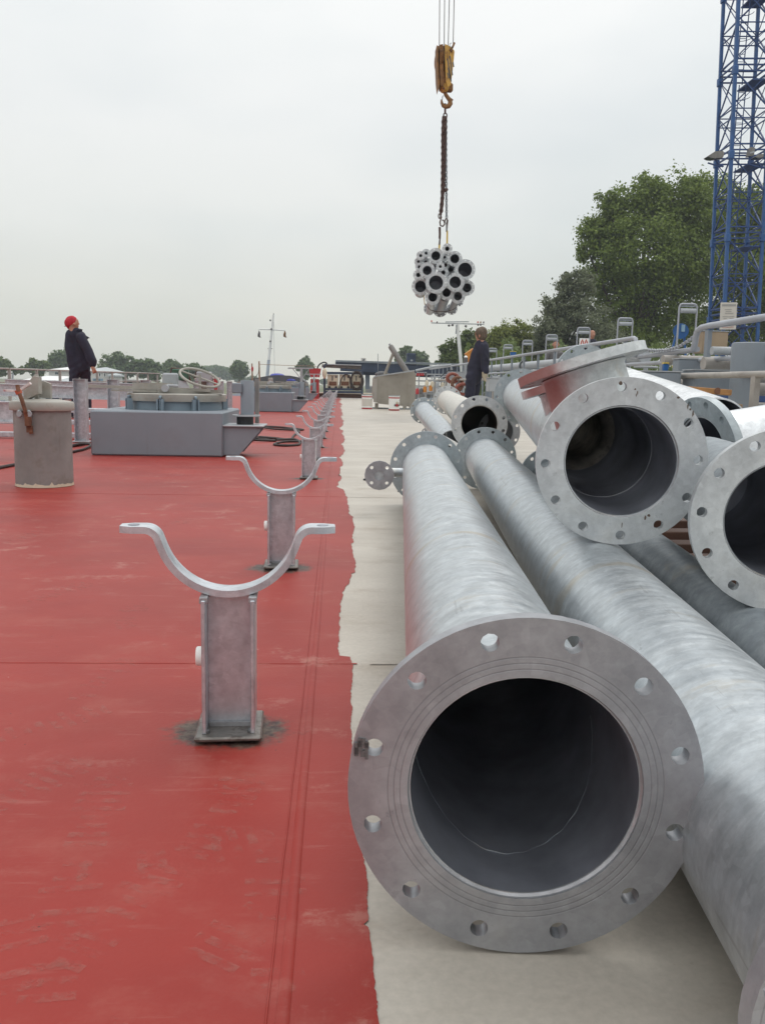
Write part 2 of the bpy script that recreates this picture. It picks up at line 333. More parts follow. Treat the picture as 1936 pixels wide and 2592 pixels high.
# deck coats
XS = -.197; SY0 = 1.587; SPC = 1.475
def deck_mats():
    m, t, b, N_, L_ = newmat('red_deck_paint'); o = N_('ShaderNodeTexCoord').outputs['Object']
    n1 = noise(N_, L_, o, 1.3, 6, .6); out = ramp(N_, .3, .7, (.24, .024, .0175), (.32, .033, .024)); L_(n1.outputs[0], out.inputs[0]); out = out.outputs[0]
    n2 = noise(N_, L_, o, 3.2, 9, .74, (1.0, 1.5, 1)); f = mth(N_, L_, 'MULTIPLY', ss(N_, L_, n2.outputs[0], .47, .75), .42); out = mixc(N_, L_, f, out, (.36, .125, .098))   # dusty scuffs
    n6 = noise(N_, L_, o, 6.0, 9, .75, (1, 1.3, 1)); n7 = noise(N_, L_, o, .9, 3)
    f = mth(N_, L_, 'MULTIPLY', mth(N_, L_, 'MULTIPLY', ss(N_, L_, n6.outputs[0], .54, .66), ss(N_, L_, n7.outputs[0], .42, .58)), .6); out = mixc(N_, L_, f, out, (.40, .18, .145))
    n8 = noise(N_, L_, o, 2.0, 5, .6, (.5, 1, 1)); f = mth(N_, L_, 'MULTIPLY', ss(N_, L_, n8.outputs[0], .52, .7), .35); out = mixc(N_, L_, f, out, (.20, .02, .02))
    for rz, so_ in ((.5, 3.1), (2.1, 7.7)):          # fine scuff strokes in two directions
        mp_ = N_('ShaderNodeMapping'); mp_.inputs['Rotation'].default_value = (0, 0, rz); mp_.inputs['Location'].default_value = (so_, so_, 0); mp_.inputs['Scale'].default_value = (2.2, 26, 1); L_(o, mp_.inputs[0])
        ns = noise(N_, L_, mp_.outputs[0], 1.6, 6, .7); nm_ = noise(N_, L_, o, 2.6+so_*.1, 4, .6); f = mth(N_, L_, 'MULTIPLY', mth(N_, L_, 'MULTIPLY', ss(N_, L_, ns.outputs[0], .56, .66), ss(N_, L_, nm_.outputs[0], .50, .62)), .26); out = mixc(N_, L_, f, out, (.42, .18, .15))
    v = N_('ShaderNodeTexVoronoi'); v.inputs['Scale'].default_value = 21; L_(o, v.inputs['Vector']); sp_ = mth(N_, L_, 'SUBTRACT', 1.0, ss(N_, L_, v.outputs['Distance'], .018, .05))
    wn = N_('ShaderNodeTexWhiteNoise'); L_(v.outputs['Position'], wn.inputs['Vector']); sp1 = mth(N_, L_, 'MULTIPLY', sp_, ss(N_, L_, wn.outputs['Value'], .5, .52))
    out = mixc(N_, L_, mth(N_, L_, 'MULTIPLY', sp1, .85), out, (.045, .02, .02))
    sp2 = mth(N_, L_, 'MULTIPLY', sp_, mth(N_, L_, 'LESS_THAN', wn.outputs['Value'], .09)); out = mixc(N_, L_, mth(N_, L_, 'MULTIPLY', sp2, .8), out, (.7, .55, .5))
    # weld burns round the foot of each support
    sx = N_('ShaderNodeSeparateXYZ'); L_(o, sx.inputs[0]); nb = noise(N_, L_, o, 17, 7, .75); nb2 = noise(N_, L_, o, 55, 4, .7)
    dx = mth(N_, L_, 'MULTIPLY', mth(N_, L_, 'SUBTRACT', sx.outputs[0], XS), 1/.088)
    ym = mth(N_, L_, 'SUBTRACT', mth(N_, L_, 'FLOORED_MODULO', mth(N_, L_, 'ADD', mth(N_, L_, 'SUBTRACT', sx.outputs[1], SY0), SPC/2), SPC), SPC/2)
    dy = mth(N_, L_, 'MULTIPLY', ym, 1/.06)
    d = mth(N_, L_, 'SQRT', mth(N_, L_, 'ADD', mth(N_, L_, 'MULTIPLY', dx, dx), mth(N_, L_, 'MULTIPLY', dy, dy)))
    d = mth(N_, L_, 'ADD', d, mth(N_, L_, 'MULTIPLY', mth(N_, L_, 'SUBTRACT', nb.outputs[0], .5), 1.9))
    miss = ss(N_, L_, mth(N_, L_, 'ABSOLUTE', mth(N_, L_, 'SUBTRACT', sx.outputs[1], SY0+2*SPC)), .4, .5)
    near_ = mth(N_, L_, 'GREATER_THAN', sx.outputs[1], SY0-.6)
    bf = mth(N_, L_, 'MULTIPLY', mth(N_, L_, 'MULTIPLY', mth(N_, L_, 'SUBTRACT', 1.0, ss(N_, L_, d, .95, 1.55)), miss), near_)
    bc = ramp(N_, .35, .66, (.016, .015, .017), (.12, .105, .08)); L_(nb2.outputs[0], bc.inputs[0]); out = mixc(N_, L_, mth(N_, L_, 'MULTIPLY', bf, .93), out, bc.outputs[0])
    L_(out, b.inputs['Base Color']); b.inputs['Specular IOR Level'].default_value = .25
    rr = N_('ShaderNodeMapRange'); L_(n2.outputs[0], rr.inputs[0]); rr.inputs[3].default_value = .36; rr.inputs[4].default_value = .62; L_(rr.outputs[0], b.inputs['Roughness'])
    hb = mth(N_, L_, 'ADD', noise(N_, L_, o, 5, 5).outputs[0], mth(N_, L_, 'MULTIPLY', noise(N_, L_, o, 160, 2).outputs[0], .25)); bump(N_, L_, hb, b, .18, .006)
    m2, t, b, N_, L_ = newmat('beige_deck_primer'); o = N_('ShaderNodeTexCoord').outputs['Object']
    n1 = noise(N_, L_, o, 1.5, 7, .62, (1, 1.5, 1)); out = ramp(N_, .3, .7, (.39, .35, .30), (.515, .475, .415)); L_(n1.outputs[0], out.inputs[0]); out = out.outputs[0]
    n2 = noise(N_, L_, o, 2.2, 8, .7, (1, 1.8, 1)); f = mth(N_, L_, 'MULTIPLY', ss(N_, L_, n2.outputs[0], .5, .7), .6); out = mixc(N_, L_, f, out, (.31, .255, .20)); n9 = noise(N_, L_, o, 9, 8, .75, (1, 1.3, 1)); f = mth(N_, L_, 'MULTIPLY', ss(N_, L_, n9.outputs[0], .60, .70), .4); out = mixc(N_, L_, f, out, (.22, .18, .145))
    n3 = noise(N_, L_, o, 90, 3, .6); f3 = ramp(N_, .3, .7, (.92,)*3, (1.06,)*3); L_(n3.outputs[0], f3.inputs[0]); out = mixc(N_, L_, 1.0, out, f3.outputs[0], 'MULTIPLY')
    v = N_('ShaderNodeTexVoronoi'); v.inputs['Scale'].default_value = 9; L_(o, v.inputs['Vector']); sp_ = mth(N_, L_, 'SUBTRACT', 1.0, ss(N_, L_, v.outputs['Distance'], .02, .04))
    out = mixc(N_, L_, mth(N_, L_, 'MULTIPLY', sp_, .6), out, (.06, .05, .045))
    L_(out, b.inputs['Base Color']); b.inputs['Roughness'].default_value = .5; b.inputs['Specular IOR Level'].default_value = .4
    bump(N_, L_, noise(N_, L_, o, 30, 4).outputs[0], b, .15, .003)
    return m, m2
REDDECK, BEIGEDECK = deck_mats()

# ================================================================ SETTING
DX0, DX1, DY0, DY1 = -8.15, 4.25, -4.0, 40.0
solo('deck', MB().box(((DX0+DX1)/2, (DY0+DY1)/2, -.15), (DX1-DX0, DY1-DY0, .3)), BEIGEDECK, kind='structure')
solo('barge_hull', MB().box(((DX0+DX1)/2, (DY0+95)/2, -1.62), (DX1-DX0-.1, 95-DY0, 2.62)), NAVY, kind='structure')
# red coat with its brushed edge
edge = [(985, 2900), (957, 2592), (950, 2520), (945, 2457), (936, 2350), (921, 2343), (932, 2332), (928, 2229), (915, 2120), (900, 2010), (893, 1900), (888, 1840), (889, 1760), (891, 1690), (887, 1664), (859, 1661), (857, 1630), (859, 1545), (868, 1500), (884, 1478), (889, 1453), (899, 1450), (899, 1420), (890, 1388), (897, 1330), (895, 1310), (884, 1302), (879, 1262), (865, 1238), (850, 1233), (865, 1211), (857, 1203), (862, 1183), (870, 1180), (864, 1166), (862, 1159), (873, 1140), (862, 1124), (870, 1120), (871, 1105), (866, 1098), (870, 1090), (858, 1085), (866, 1074), (869, 1066), (864, 1056), (868, 1046), (862, 1034), (863, 1024), (860, 1014), (862, 1008)]
E2 = [gnd(*p)[:2] for p in edge]; EP = []; wob = 0.0
for a, b in zip(E2[:-1], E2[1:]):
    sc_ = max(.6, a[1]*.55); n_ = max(2, int(np.linalg.norm(b-a)/(.005*sc_)))
    for i in range(n_):
        p = a+(b-a)*i/n_; wob = .88*wob+RNG.normal()*.0007; EP.append(p+np.array([(wob+RNG.normal()*.0005)*sc_, 0]))
EP.append(E2[-1]); ZC = .0018; EP = [p for i, p in enumerate(EP) if p[1] < 3.2 or i == 0 or p[1] > max(q[1] for q in EP[max(0, i-400):i])+1e-4]
out = [(DX0+.5, DY0+.02), (EP[0][0], DY0+.02)]+[tuple(p) for p in EP]+[(EP[-1][0], DY1-.02), (DX0+.5, DY1-.02)]
import bmesh
bm = bmesh.new(); bm.faces.new([bm.verts.new((x, y, ZC)) for x, y in out]); bmesh.ops.triangulate(bm, faces=bm.faces); me = bpy.data.meshes.new('red_paint_coat'); bm.to_mesh(me); bm.free(); me.materials.append(REDDECK)
o = bpy.data.objects.new('red_paint_coat', me); COL.objects.link(o); tag(o, kind='structure')
# weld seams of the deck plates under the coat
def seam(a, b, w_, h_, mat):
    mb = MB(); d = nz(np.array([*b, 0.])-np.array([*a, 0.])); s_ = np.array([-d[1], d[0], 0]); n_ = 60; vs = []
    for i in range(n_+1):
        t_ = (i/n_)**2 if abs(d[1]) > .5 else i/n_; c = np.array([a[0], a[1], 0])+d*np.linalg.norm(np.array(b)-np.array(a))*t_; j = RNG.normal()*.0006
        for k_, hh in ((-1, .0022), (-.5, h_), (.5, h_), (1, .0022)): vs.append(c+s_*(w_*k_/2+j)+np.array([0, 0, hh]))
    fs = [(4*i+k_, 4*i+k_+1, 4*i+4+k_+1, 4*i+4+k_) for i in range(n_) for k_ in range(3)]
    return solo('weld_seam', mb.add(vs, fs), mat, kind='structure')
seam((-.050, .3), (-.050, 38), .015, .0045, REDDECK); seam((-.068, .3), (-.064, 12), .003, .0032, REDDECK)
for yy, xr in ((1.99, .052), (5.05, .03), (8.1, .0)):
    seam((-3.0, yy), (xr, yy), .007, .0032, REDDECK); seam((xr+.03, yy), (.5, yy), .009, .0022, BEIGEDECK)
def dustmat():
    m, t, b, N_, L_ = newmat('boot_dust'); o = N_('ShaderNodeTexCoord').outputs['Object']; b.inputs['Base Color'].default_value = (.42, .20, .165, 1); b.inputs['Roughness'].default_value = .7
    n_ = noise(N_, L_, o, 38, 6, .75); f = mth(N_, L_, 'MULTIPLY', ss(N_, L_, n_.outputs[0], .42, .66), .22); tr = N_('ShaderNodeBsdfTransparent'); mx = N_('ShaderNodeMixShader'); L_(f, mx.inputs[0]); L_(tr.outputs[0], mx.inputs[1]); L_(b.outputs[0], mx.inputs[2]); L_(mx.outputs[0], t.nodes['Material Output'].inputs[0]); return m
mb = MB()
for px, py, an in ((40, 2010, 60), (240, 2075, 95), (440, 2165, 20), (150, 2385, 100), (330, 2290, 70), (60, 2510, 115), (560, 2060, 80), (480, 2470, 60), (700, 2330, 95), (260, 1720, 80), (90, 1840, 40), (330, 1560, 95), (150, 1500, 70), (600, 1700, 110), (60, 1360, 85), (420, 1330, 60)):
    c = gnd(px, py, .0026); d = np.array([math.cos(R(an)), math.sin(R(an)), 0]); n_ = np.array([-d[1], d[0], 0])
    for k in range(11):
        u_ = -.13+.026*k; wdt = (.040 if k > 5 else .030 if k < 4 else .022)*(1-.35*(k in (0, 10)))
        if RNG.random() < .2: continue
        a_, b__ = c+d*u_-n_*wdt, c+d*(u_+.004)+n_*wdt; mb.add([a_, b__, b__+d*.014, a_+d*.014], [(0, 1, 2, 3)])
solo('boot_prints', mb, dustmat(), 'faint dusty boot prints on the red deck', 'boot prints', kind='stuff', smooth=0)
# end of this deck: brown coaming with a pale ledge
a = gnd(850, 1006); t = thing('cargo_hold_coaming', 'low brown steel hold coaming with pale ledge across the far end of the deck', 'coaming', (0, 40.4, 0))
part('coaming_wall', MB().box((-1.0, 40.4, .09), (6.5, .25, .18), bev=.01), BROWN, t); part('ledge', MB().box((-1.0, 40.42, .21), (6.6, .45, .05), bev=.01), CREAM, t)
solo('water', MB().add([(-900, -300, -2.4), (900, -300, -2.4), (900, 1500, -2.4), (-900, 1500, -2.4)], [(0, 1, 2, 3)]), WATERM, kind='structure', smooth=0)
solo('quay', MB().box((60, 60, -1.2), (107, 300, 2.7), bev=.1), QUAYM, kind='structure')
mb = MB(); vs = []
for i in range(61):
    x = -420+i*9; y = 158+12*math.sin(i*.35)+max(0, (x+60))*.5
    vs += [(x, y, -2.6), (x, y+9, -1.2), (x, y+500, -.8)]
mb.add(vs, [(3*i+k, 3*i+3+k, 3*i+4+k, 3*i+1+k) for i in range(60) for k in range(2)]); solo('far_bank', mb, BANK, kind='structure')

# ---------------------------------------------------------------- trees
def tree(name, label, blobs, Y, n, size, mat, base_z=-.5, trunks=None, group=None, spread=.5, core=True):
    """blobs: sight circles (px, py, r px) read at distance Y, given depth; leaves fill clumps on each"""
    rg = np.random.default_rng(abs(hash(label)) % 1000 if False else int(blobs[0][0]*7+blobs[0][1]))
    B = []
    for px, py, rp in blobs:
        dy = rg.uniform(-1, 1)*rp/ppm(Y)*spread; c = atY(px, py, Y+dy); B.append((c, rp/ppm(Y)))
    cx = np.mean([b[0][0] for b in B]); cy = np.mean([b[0][1] for b in B])
    t = thing(name, label, 'tree', (cx, cy, base_z), group)
    tot = sum(b[1]**2 for b in B); Q = []; Nn = []
    for c, r in B:
        k = max(12, int(40*min(1.6, r/ (1.2 if r < 3 else 2.2)))); d = rg.normal(size=(k, 3)); d /= np.linalg.norm(d, axis=1)[:, None]
        sub = c + d*(r*rg.uniform(.45, 1.0, (k, 1)))*np.array([1, 1, .92]); m_ = int(n*r*r/tot); ii = rg.integers(0, k, m_)
        sig = r*rg.uniform(.10, .22, (k, 1)); p = sub[ii]+rg.normal(size=(m_, 3))*sig[ii]*np.array([1, 1, .75]); Q.append(p); Nn.append(nz_rows(p-c))
    P = np.concatenate(Q); O = np.concatenate(Nn); m_ = len(P)
    nr = nz_rows(O*.7+rg.normal(size=(m_, 3))*.8+np.array([0, 0, .45])); u = nz_rows(np.cross(nr, rg.normal(size=(m_, 3)))); v = np.cross(nr, u)
    s_ = size*rg.uniform(.6, 1.35, (m_, 1)); u = u*s_*.5; v = v*s_*.85*.5
    V = np.stack([P-u, P-v*.9+nr*s_*.08, P+u, P+v*.9+nr*s_*.08], 1).reshape(-1, 3)
    me = bpy.data.meshes.new('crown'); me.vertices.add(4*m_); me.vertices.foreach_set('co', (V-OFF[t]).ravel())
    me.loops.add(4*m_); me.loops.foreach_set('vertex_index', np.arange(4*m_)); me.polygons.add(m_); me.polygons.foreach_set('loop_start', np.arange(m_)*4)
    me.materials.append(mat); me.update(calc_edges=True); o = bpy.data.objects.new('crown', me); COL.objects.link(o); o.parent = t; OFF[o] = OFF[t]
    mb = MB(); zb = base_z; top = max(B, key=lambda b: b[0][2]); bot = min(b[0][2] for b in B); R0 = max(b[1] for b in B)
    fork = np.array([cx, cy, zb+max(.5, (bot-zb)*.8)]); r0 = max(.06, .07*R0+.05)
    mb.tube([(cx, cy, zb-.3), (cx+.03*R0, cy, (zb+fork[2])/2), fork], [r0*1.3, r0, r0*.85], 8)
    for c, r in B:
        mid = (fork+c)/2+np.array([rg.normal()*.1*r, rg.normal()*.1*r, .12*r]); mb.tube([fork, mid, c, c+nz(c-fork)*r*.7], [r0*.6, r0*.4, r0*.22, r0*.05], 5)
    part('trunk', mb, BARK, t)
    return t
def nz_rows(a): return a/np.maximum(1e-9, np.linalg.norm(a, axis=1))[:, None]
L1 = leafmat('leaves_dark', (.075, .118, .018), (.23, .30, .055), .35); L2 = leafmat('leaves_yellow_green', (.13, .165, .03), (.30, .33, .085), .35)
L3 = leafmat('leaves_grey_green', (.10, .125, .065), (.24, .26, .16), .3); L4 = leafmat('leaves_far', (.08, .13, .05), (.18, .24, .10), .3); L5 = leafmat('leaves_near_dark', (.07, .11, .03), (.18, .23, .065), .3)
tree('broadleaf_tree', 'tall dark green tree left of the blue crane tower, its crown against the sky', [(1530, 600, 62), (1600, 535, 70), (1700, 515, 80), (1640, 640, 105), (1550, 720, 85), (1660, 780, 105), (1505, 585, 38), (1770, 560, 80), (1490, 640, 30), (1740, 670, 90), (1760, 480, 42), (1545, 520, 40), (1640, 470, 40), (1580, 850, 80)], 62, 80000, .2, L1)
tree('broadleaf_tree', 'tall dark green tree standing behind the blue crane tower', [(1800, 500, 60), (1850, 560, 85), (1920, 560, 80), (1830, 700, 105), (1940, 700, 110), (1880, 830, 95), (1760, 850, 90), (1990, 600, 100), (2020, 780, 110), (1900, 500, 40)], 66, 56000, .21, L1)
tree('willow_tree', 'loose grey green willow at the left foot of the tall trees', [(1430, 790, 48), (1400, 840, 48), (1445, 745, 28), (1475, 720, 38), (1385, 870, 40), (1480, 800, 60), (1455, 860, 55), (1525, 860, 60), (1410, 770, 22), (1428, 728, 32), (1452, 705, 30), (1398, 778, 33), (1378, 832, 34), (1358, 872, 26)], 56, 30000, .14, L3)
tree('broadleaf_tree', 'yellow green rounded tree behind the coverall worker looking left', [(1255, 865, 42), (1300, 850, 42), (1345, 865, 36), (1275, 895, 45), (1330, 900, 45), (1225, 885, 30), (1375, 890, 30)], 60, 22000, .17, L2)
tree('broadleaf_tree', 'dark green tree behind the white mast with the wide crossbar', [(1150, 885, 32), (1185, 865, 30), (1130, 908, 24), (1205, 890, 36), (1165, 915, 36), (1110, 925, 14)], 64, 14000, .18, L5)
tree('broadleaf_tree', 'green tree behind the dark cabin on the blue gantry', [(1030, 890, 16), (1018, 908, 18), (1045, 905, 18), (1065, 905, 18), (1075, 918, 12), (1003, 925, 12)], 150, 6000, .4, L4)
far_ = [('round blue green tree alone above the red bin', [(773, 922, 15), (762, 930, 11), (785, 930, 12), (775, 945, 14), (774, 912, 10)], 190, L4),
        ('round hazy tree just left of the two thin wooden poles', [(606, 925, 15), (594, 935, 13), (617, 936, 12), (606, 945, 16)], 210, L4),
        ('tall dome shaped tree behind the bare hatch handwheel, left side', [(434, 925, 17), (447, 935, 16), (423, 938, 15), (436, 950, 20)], 200, L4),
        ('broad green tree above the middle of the handwheel', [(480, 934, 15), (495, 930, 12), (510, 942, 16), (470, 948, 18), (500, 955, 16)], 180, L4),
        ('wide green tree just right of the worker in the red cap', [(272, 915, 18), (300, 908, 18), (325, 916, 18), (285, 935, 24), (318, 938, 24), (262, 938, 18), (303, 955, 20)], 175, L4),
        ('lower green tree between the wide tree and the dome shaped tree', [(355, 922, 15), (380, 920, 16), (398, 932, 12), (368, 940, 22), (390, 948, 18)], 175, L4),
        ('pale green tree directly behind the worker in the red cap', [(140, 905, 16), (160, 900, 18), (180, 910, 20), (130, 925, 18), (160, 930, 26), (195, 930, 22)], 185, L4),
        ('low dark tree between the leaning wooden pole and the pale tree', [(88, 918, 12), (105, 926, 14), (78, 930, 12), (95, 938, 16), (118, 925, 10)], 170, L5),
        ('dark tree at the far left edge of the picture', [(10, 922, 14), (-8, 918, 16), (24, 930, 9), (8, 938, 16), (38, 938, 9), (55, 938, 9)], 165, L5)]
for lb, bl, Y, mt in far_: tree('bank_tree', lb, bl, Y, 5200, .5, mt, base_z=-1.6, group='trees on the far bank')
bl = [(525, 938, 8), (545, 936, 9), (565, 940, 9), (585, 944, 8), (555, 948, 9), (530, 950, 9), (580, 952, 8), (410, 935, 8), (640, 962, 7), (610, 960, 7), (660, 965, 5), (700, 968, 4), (730, 968, 4), (820, 966, 4)]
c_ = []
rg = np.random.default_rng(5); mb = MB(); P = []
for px, py, rp in bl:
    c = atY(px, py, 420); r = rp/ppm(420)*1.5
    for _ in range(420):
        d = nz(rg.normal(size=3)); p = c+d*r*rg.uniform(.4, 1)*np.array([1.5, 1, .8]); a_ = nz(rg.normal(size=3)); b_ = nz(np.cross(a_, rg.normal(size=3))); s_ = 1.0
        i0 = len(P); P += [p-a_*s_, p-b_*s_*.8, p+a_*s_, p+b_*s_*.8]
mb.add(P, [(4*i, 4*i+1, 4*i+2, 4*i+3) for i in range(len(P)//4)]); solo('distant_woods', mb, L4, 'hazy strip of distant woods on the horizon', 'woods', kind='stuff', smooth=0)
# scrub under the trees beyond the rails
P = []
for _ in range(9000):
    px = rg.uniform(1180, 1990); c = atY(px, 880+rg.normal()*26, rg.uniform(44, 54)); c[2] = rg.uniform(.1, 2.6+.6*math.sin(px*.05))
    a_ = nz(rg.normal(size=3)); b_ = nz(np.cross(a_, rg.normal(size=3))); s_ = .13; P += [c-a_*s_, c-b_*s_*.8, c+a_*s_, c+b_*s_*.8]
mb = MB().add(P, [(4*i, 4*i+1, 4*i+2, 4*i+3) for i in range(len(P)//4)]); solo('quayside_scrub', mb, L5, 'dark green undergrowth below the trees on the quay', 'bushes', kind='stuff', smooth=0)

# ================================================================ FLANGED PIPES
FL = {}
def flange_me(Rf, ri, t, nh, rk, rh, mats, off=0.0, seg=16, key=None):
    """ring with drilled bolt holes: front face at z=0, back at z=t"""
    k = (round(Rf, 4), round(ri, 4), t, nh, round(rk, 4), rh, off, seg, key)
    if k in FL: return FL[k]
    mb = MB(); h = math.pi/nh; q = seg//4; vs = []; fs = []
    for i in range(nh):
        a0 = off+2*h*i; bd = []
        for j in range(q): bd.append((Rf, a0-h+2*h*j/q))
        for j in range(q): bd.append((Rf+(ri-Rf)*j/q, a0+h))
        for j in range(q): bd.append((ri, a0+h-2*h*j/q))
        for j in range(q): bd.append((ri+(Rf-ri)*j/q, a0-h))
        hc = np.array([rk*math.sin(a0), rk*math.cos(a0)]); er = np.array([math.sin(a0), math.cos(a0)]); et = np.array([math.cos(a0), -math.sin(a0)])
        o = len(vs); B = [np.array([r*math.sin(a), r*math.cos(a)]) for r, a in bd]; n = len(B)
        Hh = []
        for b in B:
            d = b-hc; an = math.atan2(d.dot(er), d.dot(et)); Hh.append(hc+rh*(math.cos(an)*et+math.sin(an)*er))
        ch = min(.0015, t*.1)
        for z in (0, t): vs += [(*b, z) for b in B]
        for z in (0, t): vs += [(*p, z) for p in Hh]
        for j in range(n):
            j2 = (j+1) % n
            fs.append((o+j, o+j2, o+2*n+j2, o+2*n+j)); fs.append((o+n+j2, o+n+j, o+3*n+j, o+3*n+j2)); fs.append((o+2*n+j, o+2*n+j2, o+3*n+j2, o+3*n+j))
            if j < q: fs.append((o+j2, o+j, o+n+j, o+n+j2))
            if 2*q <= j < 3*q: fs.append((o+j, o+n+j, o+n+j2, o+j2))
    me = mesh('flange', mb.add(vs, fs), mats, 35)
    # merge duplicate sector seams so shading is smooth
    import bmesh
    bm = bmesh.new(); bm.from_mesh(me); bmesh.ops.remove_doubles(bm, verts=bm.verts, dist=1e-5); bmesh.ops.recalc_face_normals(bm, faces=bm.faces); bm.to_mesh(me); bm.free(); me.set_sharp_from_angle(angle=R(35))
    FL[k] = me; return me
def frame(a, b):
    z = nz(np.array(b)-np.array(a)); y = np.array([0, 0, 1.]) if abs(z[2]) < .95 else np.array([0, 1., 0]); y = nz(y-y.dot(z)*z); x = np.cross(y, z)
    m = Matrix.Identity(4)
    for i in range(3): m[i][0], m[i][1], m[i][2], m[i][3] = x[i], y[i], z[i], a[i]
    return m
def pipe(label, a, b, Rf, r, nh, tube, fl, bore=BORE, t=.024, hole=.0125, off=0.0, n=56, seg=16, name='flanged_pipe', group=None, ends=(1, 1), ring=None, fl2=None, far_r=None, wall=.006, weld=True, mid=None, cat='pipe', far_name='flange', dark_end=False, steps=10, cuts=()):
    a = np.array(a, float); b = np.array(b, float); Ln = np.linalg.norm(b-a)
    root = thing(name, label, cat, group=group, mat=frame(a, b)); rk = r+(Rf-r)*.62 if nh < 8 else r+(Rf-r)*.66
    mb = MB(); ri = r-wall; z0 = .007 if ends[0] else 0; z1 = Ln-.007 if ends[1] else Ln
    prof = [(ri, z0), (r, z0), (r, t), (r+.006*min(1, r/.1), t+.001), (r+.003*min(1, r/.1), t+.006), (r, t+.012)] if (weld and ends[0]) else [(ri, z0), (r, z0)]
    prof += [(r, z0+.03+(z1-z0-.06)*i/steps) for i in range(steps+1)]
    if weld and ends[1]: prof += [(r, z1-t-.01), (r+.006*min(1, r/.1), z1-t+.01)]
    prof += [(r, z1), (ri, z1)]
    mb.k = 0; mb.lathe(prof, n)
    mb.k = 1; mb.lathe([(ri, z1-(z1-z0)*i/steps) for i in range(steps+1)], n)
    if dark_end: mb.k = 0; mb.lathe([(r, z1), (.0001, z1+.002)], n); mb.k = 1; mb.lathe([(ri, z1-.006), (.0001, z1-.006)], n)  # unseen end plate added to keep daylight out of the bore
    if n >= 40: mb.k = 2; mb.lathe([(r+.001, .004), (r-.002, z0+.0005), (ri-.0004, z0), (ri+.0005, z0+.004)], n)
    if ring: mb.k = 2; mb.lathe([(ri-.0002, ring), (ri-.0016, ring+.002), (ri-.0002, ring+.004)], n)
    if cuts:                                      # openings under the branch necks
        V_ = np.concatenate(mb.v); iv = np.array(root.matrix_world.inverted()); keep = []
        cl = [((iv @ np.array([*b_, 1.]))[:3], iv[:3, :3] @ nz(d_), r_) for b_, d_, r_ in cuts]
        for k_, f_ in enumerate(mb.f):
            c_ = V_[list(f_)].mean(0)
            if not any((c_-b_).dot(d_) > 0 and np.linalg.norm(c_-b_-d_*(c_-b_).dot(d_)) < r_ for b_, d_, r_ in cl): keep.append(k_)
        mb.f = [mb.f[k_] for k_ in keep]; mb.m = [mb.m[k_] for k_ in keep]
    part('tube', mb, [tube, bore, WELD], root, 50)
    fm = [fl, ] if not isinstance(fl, list) else fl
    if ends[0]: part('flange', None, None, root, me=flange_me(Rf, r+.0008, t, nh, rk, hole, fm, off, seg, fl.name))
    if ends[1]:
        R2 = far_r or Rf
        o = part(far_name, None, None, root, me=flange_me(R2, r+.0008, t, nh, r+(R2-r)*.66, hole, [fl2 or fl], off, seg, (fl2 or fl).name)); o.location = (0, 0, Ln-t)
    return root
def addbranch(root, base, d, Ln, Rf, r, nh, tube, fl, t=.024, hole=.0125, label=None, off=0.0, flabel=None, main_r=.1335):
    """a stub welded to a pipe: base point and direction in the world, built as parts of that pipe"""
    inv = root.matrix_world.inverted(); m = inv @ frame(base, np.array(base)+np.array(d))
    mb = MB(); ri = r-.007
    zl = nz(np.array(root.matrix_world.col[2])[:3]); dd = nz(d); qv = nz(np.cross(zl, dd)); fr = np.array(frame(base, np.array(base)+np.array(d)))[:3, :3]
    ring = []; nb_ = 40
    for j in range(nb_):
        a = 2*math.pi*j/nb_; wv = fr @ np.array([r*math.cos(a), r*math.sin(a), 0]); qq = wv.dot(qv); ct = dd.dot(zl); ring.append((r*math.cos(a), r*math.sin(a), (math.sqrt(max(0, main_r**2-qq**2))-ct*0-wv.dot(zl)*0)))
    top_ = [(r*math.cos(2*math.pi*j/nb_), r*math.sin(2*math.pi*j/nb_), Ln*.62) for j in range(nb_)]
    mb.k = 0; mb.add([(x, y, max(0.0, z-.003)) for x, y, z in ring]+[((r+0)*x/r, y, z+.004) for x, y, z in ring]+top_, [(j, (j+1) % nb_, nb_+(j+1) % nb_, nb_+j) for j in range(nb_)]+[(nb_+j, nb_+(j+1) % nb_, 2*nb_+(j+1) % nb_, 2*nb_+j) for j in range(nb_)])
    mb.lathe([(r, Ln*.62), (r, Ln-t-.012), (r+.005, Ln-t-.003), (r, Ln-t), (r, Ln-.012), (ri, Ln-.012)], 40); mb.k = 1; mb.lathe([(ri, Ln-.012), (ri, Ln*.62)], 40)
    o = part('branch_tube', mb, [tube, BORE], root, 50, label=label); o.matrix_local = m
    f = part('branch_flange', None, None, root, label=flabel, me=flange_me(Rf, r+.0008, t, nh, r+(Rf-r)*.62, hole, [fl], off, 16, fl.name)); f.matrix_local = m @ Matrix.Translation((0, 0, Ln-t))
    return o
bpy.context.view_layer.update()
OFFR = math.pi/12
PG = 'galvanised flanged pipes piled on the deck'
A0, A1 = np.array([.218, .925, .205]), np.array([.492, 4.79, .205])
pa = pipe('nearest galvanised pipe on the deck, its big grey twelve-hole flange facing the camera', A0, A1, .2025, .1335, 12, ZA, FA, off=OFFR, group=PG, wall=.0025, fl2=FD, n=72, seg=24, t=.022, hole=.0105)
mb = MB().tube([(-.1302*math.sin(a), -.1302*math.cos(a), .092+.175*(1-math.cos(a))+.003*math.sin(5*a)+.0012*math.sin(31*a)) for a in np.linspace(-1.35, 1.5, 90)], [.0001+.0006*abs(math.sin(3.1*q_)*math.sin(1.7*q_+.6)) for q_ in np.linspace(0, 6, 90)], 5); part('zinc_run', mb, ZK, pa)
mb = MB(); v_ = np.array([math.sin(R(-76)), math.cos(R(-76))])      # hammered mark and sealant at one bolt hole
